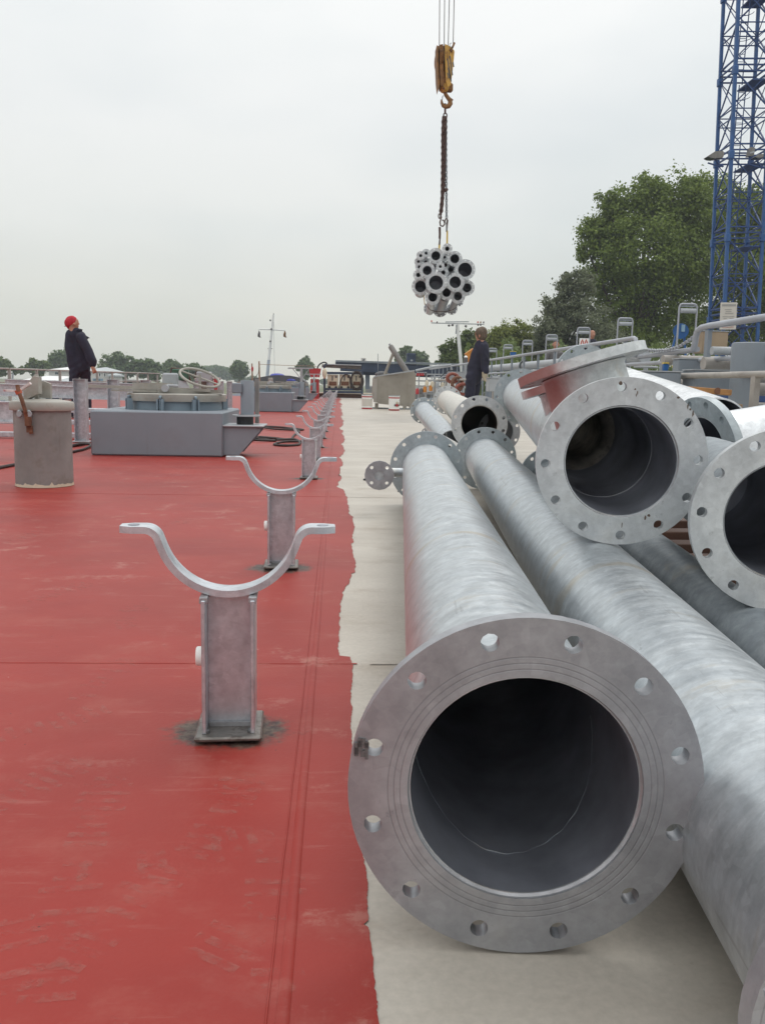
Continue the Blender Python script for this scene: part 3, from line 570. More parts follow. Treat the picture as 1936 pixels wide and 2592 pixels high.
for i in range(9): mb.box((-v_[0]*(.187+.004*(i % 4))*1.0, v_[1]*.189+RNG.normal()*.006, -.0012), (.003+.003*RNG.random(), .006+.008*RNG.random(), .0024))
part('stamp_mark', mb, INK, pa)
sb = atY(1058, 1199, 4.52); se = atY(960, 1203.5, 4.36)
inv = pa.matrix_world.inverted()
def loc_pts(P): return [np.array(inv @ Vector(p)) for p in P]
st0 = A0+(A1-A0)*((4.52-A0[1])/(A1[1]-A0[1]))
mb = MB(); el_ = [st0, (se[0]+.05, 4.52, se[2]), (se[0]+.02, 4.51, se[2]), (se[0]+.004, 4.49, se[2]), (se[0], 4.46, se[2]), (se[0], 4.37, se[2])]
mb.tube(loc_pts(el_), .024, 16); part('branch_tube', mb, ZB, pa)
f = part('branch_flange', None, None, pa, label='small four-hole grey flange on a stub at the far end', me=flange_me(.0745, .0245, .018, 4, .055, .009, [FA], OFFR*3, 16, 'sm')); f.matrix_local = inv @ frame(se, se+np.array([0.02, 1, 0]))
B0, B1 = np.array([.500, .60, .147]), np.array([.945, 5.55, .2])
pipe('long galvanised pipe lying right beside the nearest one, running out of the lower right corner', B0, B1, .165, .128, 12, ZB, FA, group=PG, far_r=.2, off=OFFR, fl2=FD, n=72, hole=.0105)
C0, C1 = np.array([.672, 2.03, .488]), np.array([1.345, 6.42, .593])
def onC(y): return C0+(C1-C0)*((y-C0[1])/(C1[1]-C0[1]))
d1 = nz((-.29, .13, .95)); b_1 = onC(2.27); d2 = nz((-.29, .10, .95)); b_2 = onC(2.78)
pc = pipe('galvanised pipe on top of the pile with light flange facing camera and red-smeared branch stubs', C0, C1, .2, .1335, 12, ZB, FC, off=R(3), group=PG, wall=.0035, fl2=FD, n=72, seg=20, ring=.30, hole=.0115, steps=110, cuts=((b_1, d1, .085), (b_2, d2, .072)))
bpy.context.view_layer.update()
addbranch(pc, b_1, d1, .25, .170, .108, 12, ZR, ZR, label='branch neck half painted red', flabel='big tilted flange with a red left edge')
addbranch(pc, b_2, d2, .19, .15, .095, 8, ZR, ZR, label='second neck stained red', flabel='red edged flange behind the big tilted one')
mb = MB(); mb.lathe([(.1298, .93), (.100, .97), (.096, .98)]+[(.096-.005*(i % 2), .98+.04*i) for i in range(1, 80)], 48); part('inner_reducer', mb, BORE3, pc)
mb = MB()
for px, py, w_, h_ in ((1558, 975, .009, .009), (1594, 989, .005, .004), (1600, 997, .004, .008), (1597, 1003, .003, .006), (1700, 1007, .008, .004), (1724, 1028, .005, .010), (1731, 1035, .006, .006), (1738, 1045, .005, .014), (1648, 1303, .010, .005), (1640, 1310, .005, .010), (1583, 1330, .003, .016)):
    x_, y_ = -(px-1571)/213*.2, -(py-1170)/211*.2; n_ = 7; pl = [(x_+w_*.5*math.cos(q)*RNG.uniform(.5, 1.2), y_+h_*.7*math.sin(q)*RNG.uniform(.5, 1.2)) for q in np.linspace(0, 6.28, n_, endpoint=False)]
    mb.prism(pl, (0, 0, -.0004), (1, 0, 0), (0, 1, 0), (0, 0, .0008))
part('rust_mark', mb, RUSTM, pc, kind='stuff')
D0 = np.array([.963, 1.796, .386]); pipe('short light grey flanged pipe cut off by the right edge of the picture', D0, (1.13, 2.62, .39), .2, .1305, 12, ZK, FC, off=R(-4), group=PG, wall=.0035, n=72, seg=20, bore=BORE, hole=.0115, ends=(1, 0), dark_end=True)
pipe('dull dark pipe on the deck under the two flanges at right', (.83, .75, .088), (1.2, 4.9, .16), .16, .086, 8, ZK, FD, group=PG, hole=.011, ends=(0, 1))
pipe('bright zinc pipe sloping down behind the tilted flange toward the right', (1.50, 3.40, .50), (1.645, 5.86, .75), .2, .1335, 12, ZW, FD, group=PG, ends=(0, 1))
de = nz((.955, .22, .15)); e0 = atY(1772, 1150, 2.9); pipe('bright zinc pipe with its flange turned to the left, between the two big right flanges', e0, e0+de*1.35, .195, .131, 12, ZW, FD, group=PG, off=OFFR, t=.03)
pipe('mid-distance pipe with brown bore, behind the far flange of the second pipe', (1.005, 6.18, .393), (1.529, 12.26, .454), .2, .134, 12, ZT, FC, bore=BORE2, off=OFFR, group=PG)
pg_ = pipe('thinner pipe slanting at the far left of the pile beside the pale deck', atY(1143, 1120, 6.9), (.924, 9.5, .384), .142, .098, 8, ZB, FD, group=PG, ends=(0, 1), off=R(22))
inv = pg_.matrix_world.inverted(); bpy.context.view_layer.update()
gm = atY(1128, 1100, 7.05); mb = MB(); mb.box(np.array(pg_.matrix_world.inverted() @ Vector(gm)), (.012, .10, .05)); part('lug', mb, ZB, pg_)
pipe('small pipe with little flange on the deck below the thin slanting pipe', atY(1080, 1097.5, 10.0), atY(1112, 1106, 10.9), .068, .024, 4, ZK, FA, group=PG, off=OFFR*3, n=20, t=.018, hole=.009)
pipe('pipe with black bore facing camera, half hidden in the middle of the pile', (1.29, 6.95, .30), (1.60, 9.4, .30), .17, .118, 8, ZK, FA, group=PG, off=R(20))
solo('plastic_strip', MB().prism([(0, 0), (.17, -.09), (.19, -.05), (.03, .03)], atY(1112, 1114, 6.2), (1, 0, 0), (0, .2, 1), (0, .02, .004)), WHITE, 'white plastic strip lying across the pipes behind the far flanges', 'strip')
mb = MB()
solo('gap_dark_sheet', MB().box((1.75, 3.2, .012), (1.5, 3.0, .018), bev=.002), BROWN, 'dark brown sheet added to darken the deck below the right hand pipes', 'darkening sheet')  # dark sheet added so the gap under the pipes looks shaded
for i, nm_ in enumerate(('first', 'second', 'third', 'fourth', 'fifth', 'sixth', 'seventh', 'eighth')):
    yy = 2.15+.30*i; solo('dunnage_plank', MB().box((1.80+.03*(i % 2), yy, .042), (1.3, .10, .038), rz=.03*((i % 3)-1), bev=.004), BROWN, 'brown wooden batten, %s counting back, in the dark gap between the right hand pipes' % nm_, 'plank', group='battens under the pipes')

# ================================================================ PIPE SADDLES
def saddle_root(label, width=1.0, detail=True):
    t = thing('pipe_support', label, 'pipe support', (0, 0, 0), 'saddle supports in a row along the red deck'); hp = .264
    mb = MB(); wb, hb = .1, .096
    for s_ in (-1, 1): mb.box((s_*(hb/2-.004), 0, .012+hp/2-.006), (.008, wb, hp-.012), bev=.0015)
    mb.box((0, .0, .012+hp/2-.006), (hb-.016-.001, .006, hp-.012)); part('post', mb, ZS, t)
    mb = MB()
    for s_ in (-1, 1):
        for q in (-1, 1): mb.ball((s_*(hb/2-.008), -wb/2+.008, .0145), .006, 8)
    mb.beam((-hb/2+.010, -.008, .016), (hb/2-.010, -.008, .016), .008, .008); mb.beam((-hb/2+.004, -wb/2+.004, hp-.001), (-hb/2+.004, wb/2, hp-.001), .014, .010); mb.beam((hb/2-.004, -wb/2+.004, hp-.001), (hb/2-.004, wb/2, hp-.001), .014, .010)
    part('weld_bead', mb, WELD, t, kind='stuff')
    part('base_plate', MB().box((0, 0, .008), (.122, .135, .009), bev=.003), [paint_plate], t)
    # saddle strap: ear, reverse bend, arc, reverse bend, ear
    rc = .128*width; zc = hp+.006+rc; th = R(70); P = []
    for i in range(25): a = -th+2*th*i/24; P.append((rc*math.sin(a), zc-rc*math.cos(a)))
    rb = .026; ex, ez = P[-1]; cx_, cz_ = ex+rb*math.sin(th), ez-rb*math.cos(th); up = []
    cx_ = ex+rb*math.sin(math.pi-th)*0; 
    tx, tz = math.cos(th), math.sin(th); nx, nz_ = math.sin(th), -math.cos(th); ccx, ccz = ex+nx*rb, ez+nz_*rb
    for i in range(1, 11):
        a = th*(1-i/10); up.append((ccx-rb*math.sin(a), ccz+rb*math.cos(a)))
    straight = .018*width; up = [(x+tx*straight, z+tz*straight) for x, z in up]
    fx, fz = up[-1]; tipx = fx+.043*width; ear = [(fx+(tipx-fx)*.5, fz), (tipx, fz)]
    Rt = up+ear; Pall = [(-x, z) for x, z in reversed(Rt)]+P+Rt; thick = .0125; wd = .048; vs = []; n = len(Pall)
    for i, (x, z) in enumerate(Pall):
        a = np.array(Pall[max(0, i-1)]); b = np.array(Pall[min(n-1, i+1)]); d = (b-a)/np.linalg.norm(b-a); nn = np.array([-d[1], d[0]])*thick/2; yy = wd/2
        if i in (0, n-1): yy = wd*.30
        bb = .0025
        for sx, sy in ((1, -1+.0), (1, 1), (-1, 1), (-1, -1)): vs.append((x+nn[0]*sx, sy*yy, z+nn[1]*sx))
    fs = [(4*i+j, 4*i+(j+1) % 4, 4*i+4+(j+1) % 4, 4*i+4+j) for i in range(n-1) for j in range(4)]+[(3, 2, 1, 0), (4*n-4, 4*n-3, 4*n-2, 4*n-1)]
    part('saddle_strap', MB().add(vs, fs), ZS, t)
    for s_ in (-1, 1): part('bolt_hole', MB().lathe([(.0105, 0), (.0105, .0006), (.0001, .0006)], 18, (s_*(fx+.020*width), 0, fz+thick/2+.0002)), BORE, t)
    if detail: part('earthing_boss', MB().lathe([(.0001, 0), (.016, 0), (.018, .002), (.018, .010), (.0165, .0125), (.0001, .0125)], 20, (-hb/2-.0005, -.01, .012+hp*.52), (-1, 0, 0)), WHITE, t)
    return t
paint_plate = paint('scorched_plate', (.20, .185, .17), .4, .3, 25, metal=.5, dirt=(.06, .04, .03), damt=.9)
ordn = ['nearest', 'second nearest', 'third from the camera', 'fourth from the camera', 'fifth from the camera', 'sixth from the camera', 'seventh from the camera', 'eighth from the camera', 'ninth from the camera', 'tenth from the camera', 'eleventh from the camera', 'twelfth from the camera', 'thirteenth from the camera', 'fourteenth from the camera']+['%s from the camera' % q for q in ('fifteenth','sixteenth','seventeenth','eighteenth','nineteenth','twentieth','twenty first','twenty second','twenty third','twenty fourth','twenty fifth','twenty sixth')]
s1 = saddle_root('nearest galvanised saddle support, standing on scorched red deck in the foreground'); s1.location = (XS, SY0, .004); s1.rotation_euler.z = R(3)
s2 = copy_tree(s1); s2.location = (XS, SY0+SPC*1.013, .004); s2['label'] = 'second wide saddle support, directly behind the nearest one'; s2.rotation_euler.z = R(2)
s3 = saddle_root('', .83); k = 0
for i in range(3, 24):
    y = SY0+SPC*i
    if y > 38: break
    o = s3 if k == 0 else copy_tree(s3); o.location = (XS+.004*math.sin(i*2.1), y, .004); o.rotation_euler.z = R(1.5*math.sin(i*1.7))
    o['label'] = ('narrower saddle support, %s in the row along the red deck' % ordn[k+2]) if k+2 < 99 else 'one of the tiny saddle supports at the far end of the row'
    k += 1

# ================================================================ HATCHES
def hatch(x0, x1, y0, h, dep, label, tbar, wheel=True, name='tank_hatch'):
    t = thing(name, label, 'hatch', ((x0+x1)/2, y0+dep/2, 0), 'blue grey tank hatches along the red deck'); cx, cy = (x0+x1)/2, y0+dep/2
    part('coaming_box', MB().box((cx, cy, h/2+.004), (x1-x0, dep, h), bev=.012), GREY, t)
    lc = np.array([cx+.06, cy+.02, h]); lr = .44
    part('lid_neck', MB().lathe([(lr-.03, 0), (lr-.03, .105)], 48, lc), GREYB, t)
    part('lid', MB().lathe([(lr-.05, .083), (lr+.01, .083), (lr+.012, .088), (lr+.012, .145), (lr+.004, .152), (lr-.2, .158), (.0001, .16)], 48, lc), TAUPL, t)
    for a in (215, 262, 300, 30, 90, 150):
        c = lc+np.array([(lr+.028)*math.cos(R(a)), (lr+.028)*math.sin(R(a)), 0]); ax = [np.array([-math.sin(R(a)), math.cos(R(a)), 0]), np.array([math.cos(R(a)), math.sin(R(a)), 0]), np.array([0, 0, 1.])]
        mb = MB()
        for s_ in (-1, 1): mb.box(c+ax[0]*s_*.022+np.array([0, 0, .052]), (.010, .05, .105), ax=ax)
        mb.cyl(c+np.array([0, 0, .005]), c+np.array([0, 0, .125]), .0095, 10); mb.lathe([(.0095, .012), (.018, .006), (.018, -.006), (.0095, -.012)], 12, c+np.array([0, 0, .118]), ax[0]); part('clamp_bolt', mb, GREYB, t)
    mb = MB(); zt = h+.175
    mb.beam((cx-.70, cy-.16, zt+.03), (cx+.40, cy-.22, zt+.012), .05, .028); mb.beam((cx-.48, cy-.2, zt-.002), (cx+.1, cy-.24, zt-.008), .07, .016); mb.beam((cx-.05, cy-.3, zt), (cx+.5, cy-.12, zt), .06, .035); mb.box((cx-.12, cy-.2, zt+.02), (.36, .012, .10)); part('hinge_arm', mb, TAUPL, t)
    mb = MB(); mb.lathe([(.0001, -.02), (.033, -.02), (.033, .02), (.0001, .02)], 16, (cx+.02, cy-.34, zt+.025), (0, 1, 0)); mb.cyl((cx+.03, cy-.3, zt+.05), (cx+.13, cy-.3, zt+.045), .014, 10); part('pivot_pin', mb, GREYL, t)
    if wheel:
        c = np.array([cx+.29, cy-.1, zt+.125]); n_ = nz((.30, -.32, .86)); u = nz(np.cross(n_, [0, 1, 0])); v = np.cross(n_, u); rw = .185
        mb = MB(); mb.tube([c+rw*(math.cos(a)*u+math.sin(a)*v) for a in np.linspace(0, 2*math.pi, 40, endpoint=False)], .012, 8, closed=True); mb.cyl(c-np.array([0, 0, .12]), c+np.array([0, 0, .03]), .012, 8); mb.tube([c+rw*u, c-rw*u], .008, 6); part('handwheel', mb, TAUPL, t)
        mb = MB(); mb.box((cx-.02, cy+.12, zt+.08), (.15, .04, .17), bev=.015); mb.lathe([(.022, 0), (.022, .012), (.0001, .012)], 14, (cx-.01, cy+.095, zt+.05), (0, -1, 0)); part('latch_plate', mb, GREYL, t)
    # bracket and vent post on the right-hand side
    g = [(0, 0), (.135, 0), (.30, .19), (.32, .215), (.32, .245), (0, .245)]
    for dy in (.04, .40): part('bracket_gusset', MB().prism(g, (x1+.002, y0+dy, .02), (1, 0, 0), (0, 0, 1), (0, .012, 0)), GREY, t)
    part('bracket_plate', MB().box((x1+.175, y0+.24, .273), (.35, .46, .012), bev=.003), GREYL, t)
    part('post_base', MB().lathe([(.075, 0), (.075, .07)], 20, (x1+.17, y0+.24, .2795)), BLACK, t)
    part('post_flange', MB().lathe([(.12, 0), (.125, .003), (.125, .014), (.08, .016)], 28, (x1+.18, y0+.24, .35)), GREYL, t)
    part('post', MB().lathe([(.060, .0), (.060, .295), (.054, .303), (.0001, .303)], 32, (x1+.19, y0+.24, .366)), GREY, t)
    part('post_lug', MB().box((x1+.105, y0+.2, .600), (.09, .05, .09), bev=.008), GREY, t)
    part('rear_post', MB().box((x1+.262, y0+.40, .345+.14), (.035, .05, .40)), TAUPE, t)
    if tbar:
        mb = MB(); q = np.array([x1+.19, y0+.24, .669]); mb.cyl(q, q+np.array([0, 0, .32]), .03, 10); mb.beam(q+np.array([-.30, 0, .30]), q+np.array([.26, 0, .31]), .05, .03); mb.beam(q+np.array([0, 0, .06]), q+np.array([-.2, 0, .30]), .018); mb.beam(q+np.array([0, 0, .06]), q+np.array([.18, 0, .30]), .018); part('hose_rest', mb, GREYL, t)
    return t
hatch(-2.13, -1.0, 7.63, .385, 1.3, 'nearest blue grey hatch box with round lid and handwheel, on the red deck', False)
hatch(-2.15, -1.02, 19.5, .43, 1.3, 'second blue grey hatch box, with a T shaped rest on its post', True, False)
hatch(-2.2, -1.10, 32.5, .46, 1.3, 'third small hatch box farthest along the red deck, by the red bin', True, False)
# the leaning plate and flap left of the lid of the first hatch
bl = thing('steel_bin', 'round weathered steel hatch drum with clamped lid, left foreground on red deck', 'hatch drum', (-1.80, 5.43, 0)); bc = np.array([-1.80, 5.43, 0])
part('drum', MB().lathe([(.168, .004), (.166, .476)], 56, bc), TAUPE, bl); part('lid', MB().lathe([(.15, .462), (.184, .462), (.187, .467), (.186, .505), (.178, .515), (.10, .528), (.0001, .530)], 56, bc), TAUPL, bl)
mb = MB(); vs = []; n_ = 80
for i in range(n_):
    a = 2*math.pi*i/n_; hh = .014+max(0, RNG.normal())*.004+(.014 if i in (55, 60, 67) else 0)
    vs += [(bc[0]+.1705*math.cos(a), bc[1]+.1705*math.sin(a), .004), (bc[0]+.1695*math.cos(a), bc[1]+.1695*math.sin(a), .004+hh)]
part('primer_ring', mb.add(vs, [(2*i, (2*i+2) % (2*n_), (2*i+3) % (2*n_), 2*i+1) for i in range(n_)]), CREAM, bl)
P_ = lambda px, py, Y: atY(px, py, Y)
mb = MB(); mb.tube([P_(45, 975, 5.22), P_(48, 992, 5.21)], .012, 10); mb.tube([P_(48, 990, 5.22), P_(57, 1014, 5.2), P_(66, 1044, 5.215)], [.012, .012, .011], 10); part('clamp_rod', mb, RUST, bl)
part('clamp_collar', MB().cyl(P_(46, 988, 5.22), P_(50, 997, 5.22), .019, 12), ORPAINT, bl)
mb = MB(); mb.beam(P_(64, 1040, 5.215), P_(81, 1098, 5.25), .022, .008, (0, 1, 0)); mb.box(P_(72, 1062, 5.235), (.03, .03, .075)); mb.box(P_(76, 1086, 5.25), (.032, .02, .04)); part('clamp_lever', mb, RUST, bl)
mb = MB()
for px in (50, 75): mb.box(P_(px, 1048, 5.245), (.022, .03, .05), bev=.008); mb.lathe([(.016, -.006), (.016, .006), (.0001, .006)], 10, P_(px, 1048, 5.225), (0, -1, 0))
part('clamp_lug', mb, GREYL, bl)
mb = MB(); mb.beam(P_(50, 990, 5.3), P_(78, 970, 5.28), .02, .014); mb.beam(P_(12, 988, 5.3), P_(44, 990, 5.26), .02, .012); part('grip', mb, [paint('white_grip', (.68, .62, .6), .4, .2, 14, dirt=(.35, .05, .07), damt=.9)], bl)
part('hinge_block', MB().prism([(0, 0), (.085, .045), (.085, .145), (.058, .148), (.0, .075)], P_(61, 1015, 5.36), (1, .1, 0), (0, 0, 1), (0, .07, 0)), TAUPL, bl)
part('hinge_post', MB().box(P_(94, 984, 5.47), (.022, .03, .17), bev=.003), TAUPL, bl); part('hinge_bolt', MB().ball(P_(100, 984, 5.45), .018, 10), GREYL, bl); part('hinge_plate', MB().prism([(0, 0), (.07, -.006), (.07, .085), (.03, .10), (0, .10)], P_(100, 1006, 5.5), (1, 0, 0), (0, 0, 1), (0, .03, 0)), TAUPL, bl)
mb = MB(); c_ = P_(60, 1000, 5.2)
solo('pipe_end', MB().lathe([(.1, 0), (.2, 0), (.2, .024), (.1, .024)], 48, atY(-42, 1035, 5.75), (1, .25, 0.1)), FC, 'rounded edge of a pale pipe flange at the left picture edge beside the drum', 'pipe flange')

# ================================================================ STEEL SECTIONS AND STANDS, PORT SIDE
tk = thing('channel_post', 'tall galvanised channel post between the drum and the nearest hatch box', 'post', (-2.64, 9.15, 0), 'galvanised channel posts in a row')
def chan(t, x, y, h):
    mb = MB(); mb.box((x, y+.04, .01+h/2), (.117, .008, h)); mb.box((x-.0605, y, .01+h/2), (.006, .09, h)); mb.box((x+.0605, y, .01+h/2), (.006, .09, h)); part('channel', mb, ZS, t); part('cap', MB().box((x, y+.0, h+.014), (.13, .095, .006)), GREYL, t); part('foot', MB().box((x, y, .012), (.17, .13, .012), bev=.003), GREYL, t)
chan(tk, -2.64, 9.15, .635)
for i, (px, y) in enumerate(((287, 10.47), (370, 12.2), (428, 13.85), (501, 16.65), (533, 18.3), (560, 19.9), (583, 21.5))):
    o = copy_tree(tk); o.location = (-2.64, y, 0); o['label'] = 'galvanised channel post, %s in the row behind the nearest hatch' % ordn[i+1].replace('from the camera', 'of the posts')
def ibeam(label, p0, p1, h, w_):
    p0 = np.array(p0); p1 = np.array(p1); t = thing('steel_beam', label, 'steel beam', (p0+p1)/2, 'galvanised beams laid across the deck')
    up = np.array([0, 0, 1.]); part('top_flange', MB().beam(p0+up*(h/2), p1+up*(h/2), w_, .009), ZS, t); part('bottom_flange', MB().beam(p0-up*(h/2), p1-up*(h/2), w_, .009), ZS, t); part('web', MB().beam(p0, p1, .006, h-.0095), ZS, t); return t
ibeam('galvanised beam lying crosswise just behind the tall channel post', (-4.15, 11.0, .50), (-2.55, 11.0, .47), .14, .14)
ibeam('second galvanised beam behind, level with the worker\'s feet', (-4.6, 12.4, .56), (-2.5, 12.4, .53), .12, .12)
ibeam('galvanised beam at the left picture edge beside the drum', (-4.4, 7.2, .37), (-2.22, 7.2, .38), .16, .12)
mb = MB()
t = thing('pipe_trestle', 'low galvanised trestle frame behind the drum', 'trestle', (-3.2, 9.8, 0))
for z, y in ((.17, 9.9), (.045, 9.6), (.30, 10.0)): part('crossbar', MB().box((-3.3, y, z), (1.9, .08, .055), bev=.005), ZS, t)
for x in (-4.2, -3.3, -2.42): part('leg', MB().box((x, 10.05, .17), (.07, .05, .34)), ZS, t)
def blocks(lst, name, mat, label, cat):
    for i, (px, py, Y, d) in enumerate(lst): solo(name, MB().box(atY(px, py, Y), d, bev=.006), mat, label[i], cat)
blocks([(172, 1013, 11.0, (.08, .06, .02)), (272, 1003, 12.4, (.1, .06, .02))], 'wooden_wedge', WHITE, ['small white wedge on the beam behind the drum', 'small white wedge on the beam left of the hatch lid'], 'wedge')
# far port clutter by the hatch: pumps, drums
def pump(label, px, py, Y, s_, m1, m2):
    c = atY(px, py, Y); t = thing('deck_pump', label, 'pump', (c[0], c[1], 0)); part('casing', MB().lathe([(.3*s_, 0), (.3*s_, .5*s_), (.18*s_, .7*s_), (.18*s_, 1.0*s_), (.0001, 1.02*s_)], 20, (c[0], c[1], .004)), m1, t); part('motor', MB().box((c[0]+.05, c[1]-.1, .004+.85*s_), (.5*s_, .2, .35*s_), bev=.03), m2, t); part('guard', MB().tube([(c[0]-.3*s_, c[1], .8*s_), (c[0]-.2*s_, c[1]-.1, 1.05*s_), (c[0]+.25*s_, c[1]-.1, 1.0*s_), (c[0]+.35*s_, c[1], .6*s_)], .03*s_, 8), BROWN, t)
pump('small green and grey deck pump behind the nearest hatch lid', 455, 985, 26, .95, GREYL, paint('dark_green_paint', (.03, .1, .06), .5, .2, 8))
pump('brown and grey winch behind the hatch handwheel', 515, 985, 27, .9, BROWN, GREYL)
for i, (px0, px1, py0, m_, lb) in enumerate(((508, 531, 958, ORANGE, 'orange container box seen through the handwheel'), (541, 553, 958, REDP, 'red container box seen through the handwheel at right'), (494, 507, 960, GREYL, 'grey container box left of the orange one'))):
    a = atY(px0, py0, 34); b = atY(px1, 1000, 34); t = thing('small_container', lb, 'container', ((a[0]+b[0])/2, 34, 0)); part('body', MB().box(((a[0]+b[0])/2, 34.3, a[2]/2), (b[0]-a[0], .6, a[2]), bev=.01), m_, t); part('roof', MB().box(((a[0]+b[0])/2, 34.3, a[2]+.02), (b[0]-a[0]+.06, .66, .03)), WHITE, t)

# cables on the deck
def cable(label, pts, r=.009, mat=CABLE):
    P = []
    for i in range(len(pts)-1):
        p0 = np.array(pts[max(0, i-1)]); p1 = np.array(pts[i]); p2 = np.array(pts[i+1]); p3 = np.array(pts[min(len(pts)-1, i+2)])
        for k in range(6):
            s_ = k/6; P.append(.5*((2*p1)+(p2-p0)*s_+(2*p0-5*p1+4*p2-p3)*s_*s_+(3*p1-p0-3*p2+p3)*s_**3))
    P.append(np.array(pts[-1])); return solo('cable', MB().tube(P, r, 8), mat, label, 'cable', loc=P[0])
g2 = lambda px, py, k=0: (*gnd(px, py)[:2], .014+.012*k)
cable('dark cable bundle running right from behind the nearest hatch bracket', [g2(600, 1076), g2(660, 1081), g2(700, 1083), g2(768, 1090), g2(700, 1091, 1), g2(640, 1083, 1), g2(600, 1082, 1), g2(650, 1086, 2), g2(720, 1089, 2), g2(757, 1094), g2(745, 1104), g2(739, 1115), g2(752, 1119), g2(761, 1121)], .013)
cable('dark cable coiled in a flat loop on the red deck beside the hatch', [g2(600, 1108), g2(640, 1112), g2(698, 1118), g2(640, 1119, 1), g2(655, 1112, 1), g2(700, 1118, 2), g2(757, 1120), g2(762, 1123, 1), g2(720, 1124, 1), g2(694, 1128), g2(722, 1131), g2(758, 1128), g2(748, 1121, 2), g2(700, 1122, 2)], .013)
cable('dark cable lying doubled between the drum and the hatch', [g2(228, 1126), g2(176, 1134), g2(200, 1131, 1), g2(232, 1132, 1), g2(215, 1140), g2(196, 1145), g2(168, 1151), g2(120, 1160), g2(60, 1176), g2(-20, 1192)], .012)
for px, py, s_ in ((928, 1216, .02), (1012, 1245, .012), (1022, 1248, .016)): solo('deck_grit', MB().ball(gnd(px, py)+np.array([0, 0, s_*.3]), s_, 8, (1.3, .8, .5)), BLACK, {928: 'small black lump on the pale deck, left of the stub flange', 1012: 'tiny black lump below the stub flange, the smaller of two', 1022: 'small black lump below the stub flange, the larger of two'}[px], 'lump', group='lumps of grit on the pale deck')

# ================================================================ RAILINGS
XR = 4.08
def post_pts(y0, y1, st): return np.arange(y0, y1+.01, st)
t = thing('handrail', 'grey double handrail along the starboard side, beyond the open gate', 'railing', (XR, 24, 0))
part('top_rail', MB().tube([(XR, 12.02, 1.10), (XR, 12.0, 1.16), (XR, 12.0, 1.30), (XR, 12.03, 1.345), (XR, 12.1, 1.36), (XR, 39.5, 1.36)], .031, 12), ZRAIL, t); part('mid_rail', MB().tube([(XR, 12.2, 1.0), (XR, 39.5, 1.0)], .022, 10), ZRAIL, t)
for y in post_pts(12.45, 39, 1.37): part('post', MB().box((XR, y, .67), (.035, .075, 1.32)), GREY, t)
t = thing('handrail', 'near grey handrail at the right edge with a bent end by the gate', 'railing', (XR, 6, 0))
part('top_rail', MB().tube([(XR, 10.02, 1.13), (XR, 9.98, 1.18), (XR, 9.96, 1.28), (XR, 9.92, 1.335), (XR, 9.82, 1.36), (XR, 9.6, 1.368), (XR, 1, 1.37)], .036, 14), ZRAIL, t); part('mid_rail', MB().tube([(XR, 12.2, 1.0), (XR, 1, 1.0)], .026, 12), ZRAIL, t)
for y in (9.62, 7.2, 4.6, 2.2): part('post', MB().box((XR, y, .67), (.045, .09, 1.30)), GREY, t)
for y in (10.95,): part('post', MB().box((XR, y, .55), (.045, .09, 1.05)), GREY, t)
t = thing('gate_pipe', 'low pipe rail across the handrail gap under the hanging chain', 'railing', (XR, 11, 0)); part('low_rail', MB().tube([(XR+.05, 10.02, 1.13), (XR+.05, 11.98, 1.10), (XR+.05, 12.03, 1.12), (XR+.05, 12.04, 1.2)], .033, 12), ZRAIL, t); part('foot', MB().box((XR+.05, 11, .54), (.04, .08, 1.07)), GREY, t)
def chain(label, pts, lk, r, mat, name='chain', cat='chain', sub=None, parent=None):
    P = [np.array(p, float) for p in pts]; D = [0]
    for a, b in zip(P[:-1], P[1:]): D.append(D[-1]+np.linalg.norm(b-a))
    mb = MB(); s_ = 0; i = 0
    while s_ < D[-1]:
        k = max(j for j in range(len(D)) if D[j] <= s_); k = min(k, len(P)-2); q = P[k]+(P[k+1]-P[k])*((s_-D[k])/(D[k+1]-D[k])); d = nz(P[k+1]-P[k])
        u = nz(np.cross(d, (0.3, .5, .81) if abs(d[2]) < .8 else (0.6, .8, 0))); v = np.cross(d, u); u = u if i % 2 else v
        mb.tube([q+d*lk*.62*math.cos(a)+u*lk*.36*math.sin(a) for a in np.linspace(0, 2*math.pi, 8, endpoint=False)], r, 5, closed=True); s_ += lk*.92; i += 1
    if parent is not None: return part(name, mb, mat, parent, label=label)
    return solo(name, mb, mat, label, cat, loc=P[0])
cpt = [atX(1603, 867, XR)]+[atX(x, y, XR) for x, y in ((1622, 880), (1640, 886), (1660, 887.5), (1690, 886), (1718, 877), (1742, 862), (1758, 850))]
chain('slack safety chain hanging across the handrail gap', cpt, .05, .009, ZRAIL, 'safety_chain')
X3 = 3.58
t = thing('guard_rail', 'dusty grey inner guard rail in front of the grey tank, starboard side', 'railing', (X3, 16, 0))
part('rail', MB().tube([(X3, 2, .80), (X3, 10, .808), (X3, 36, .85)], .030, 12), ZRAILB, t)
for y in (36, 32.5, 29.2, 26, 23, 20.2, 17.5, 15.0, 12.6, 9.38, 7.4, 4.5): part('post', MB().box((X3, y, .41), (.05, .08, .78)), ZRAILB, t)
t = thing('guard_rail', 'thin two-bar railing along the port side behind the red capped worker', 'railing', (-8, 30, 0))
part('top_rail', MB().tube([(-8, 15, .82), (-8, 40, .93)], .022, 10), ZRAILB, t); part('mid_rail', MB().tube([(-8, 15, .50), (-8, 40, .60)], .014, 8), ZRAILB, t)
for y in np.arange(16, 40.1, 1.95): part('post', MB().box((-8, y, .45), (.06, .07, .84)), ZRAILB, t)

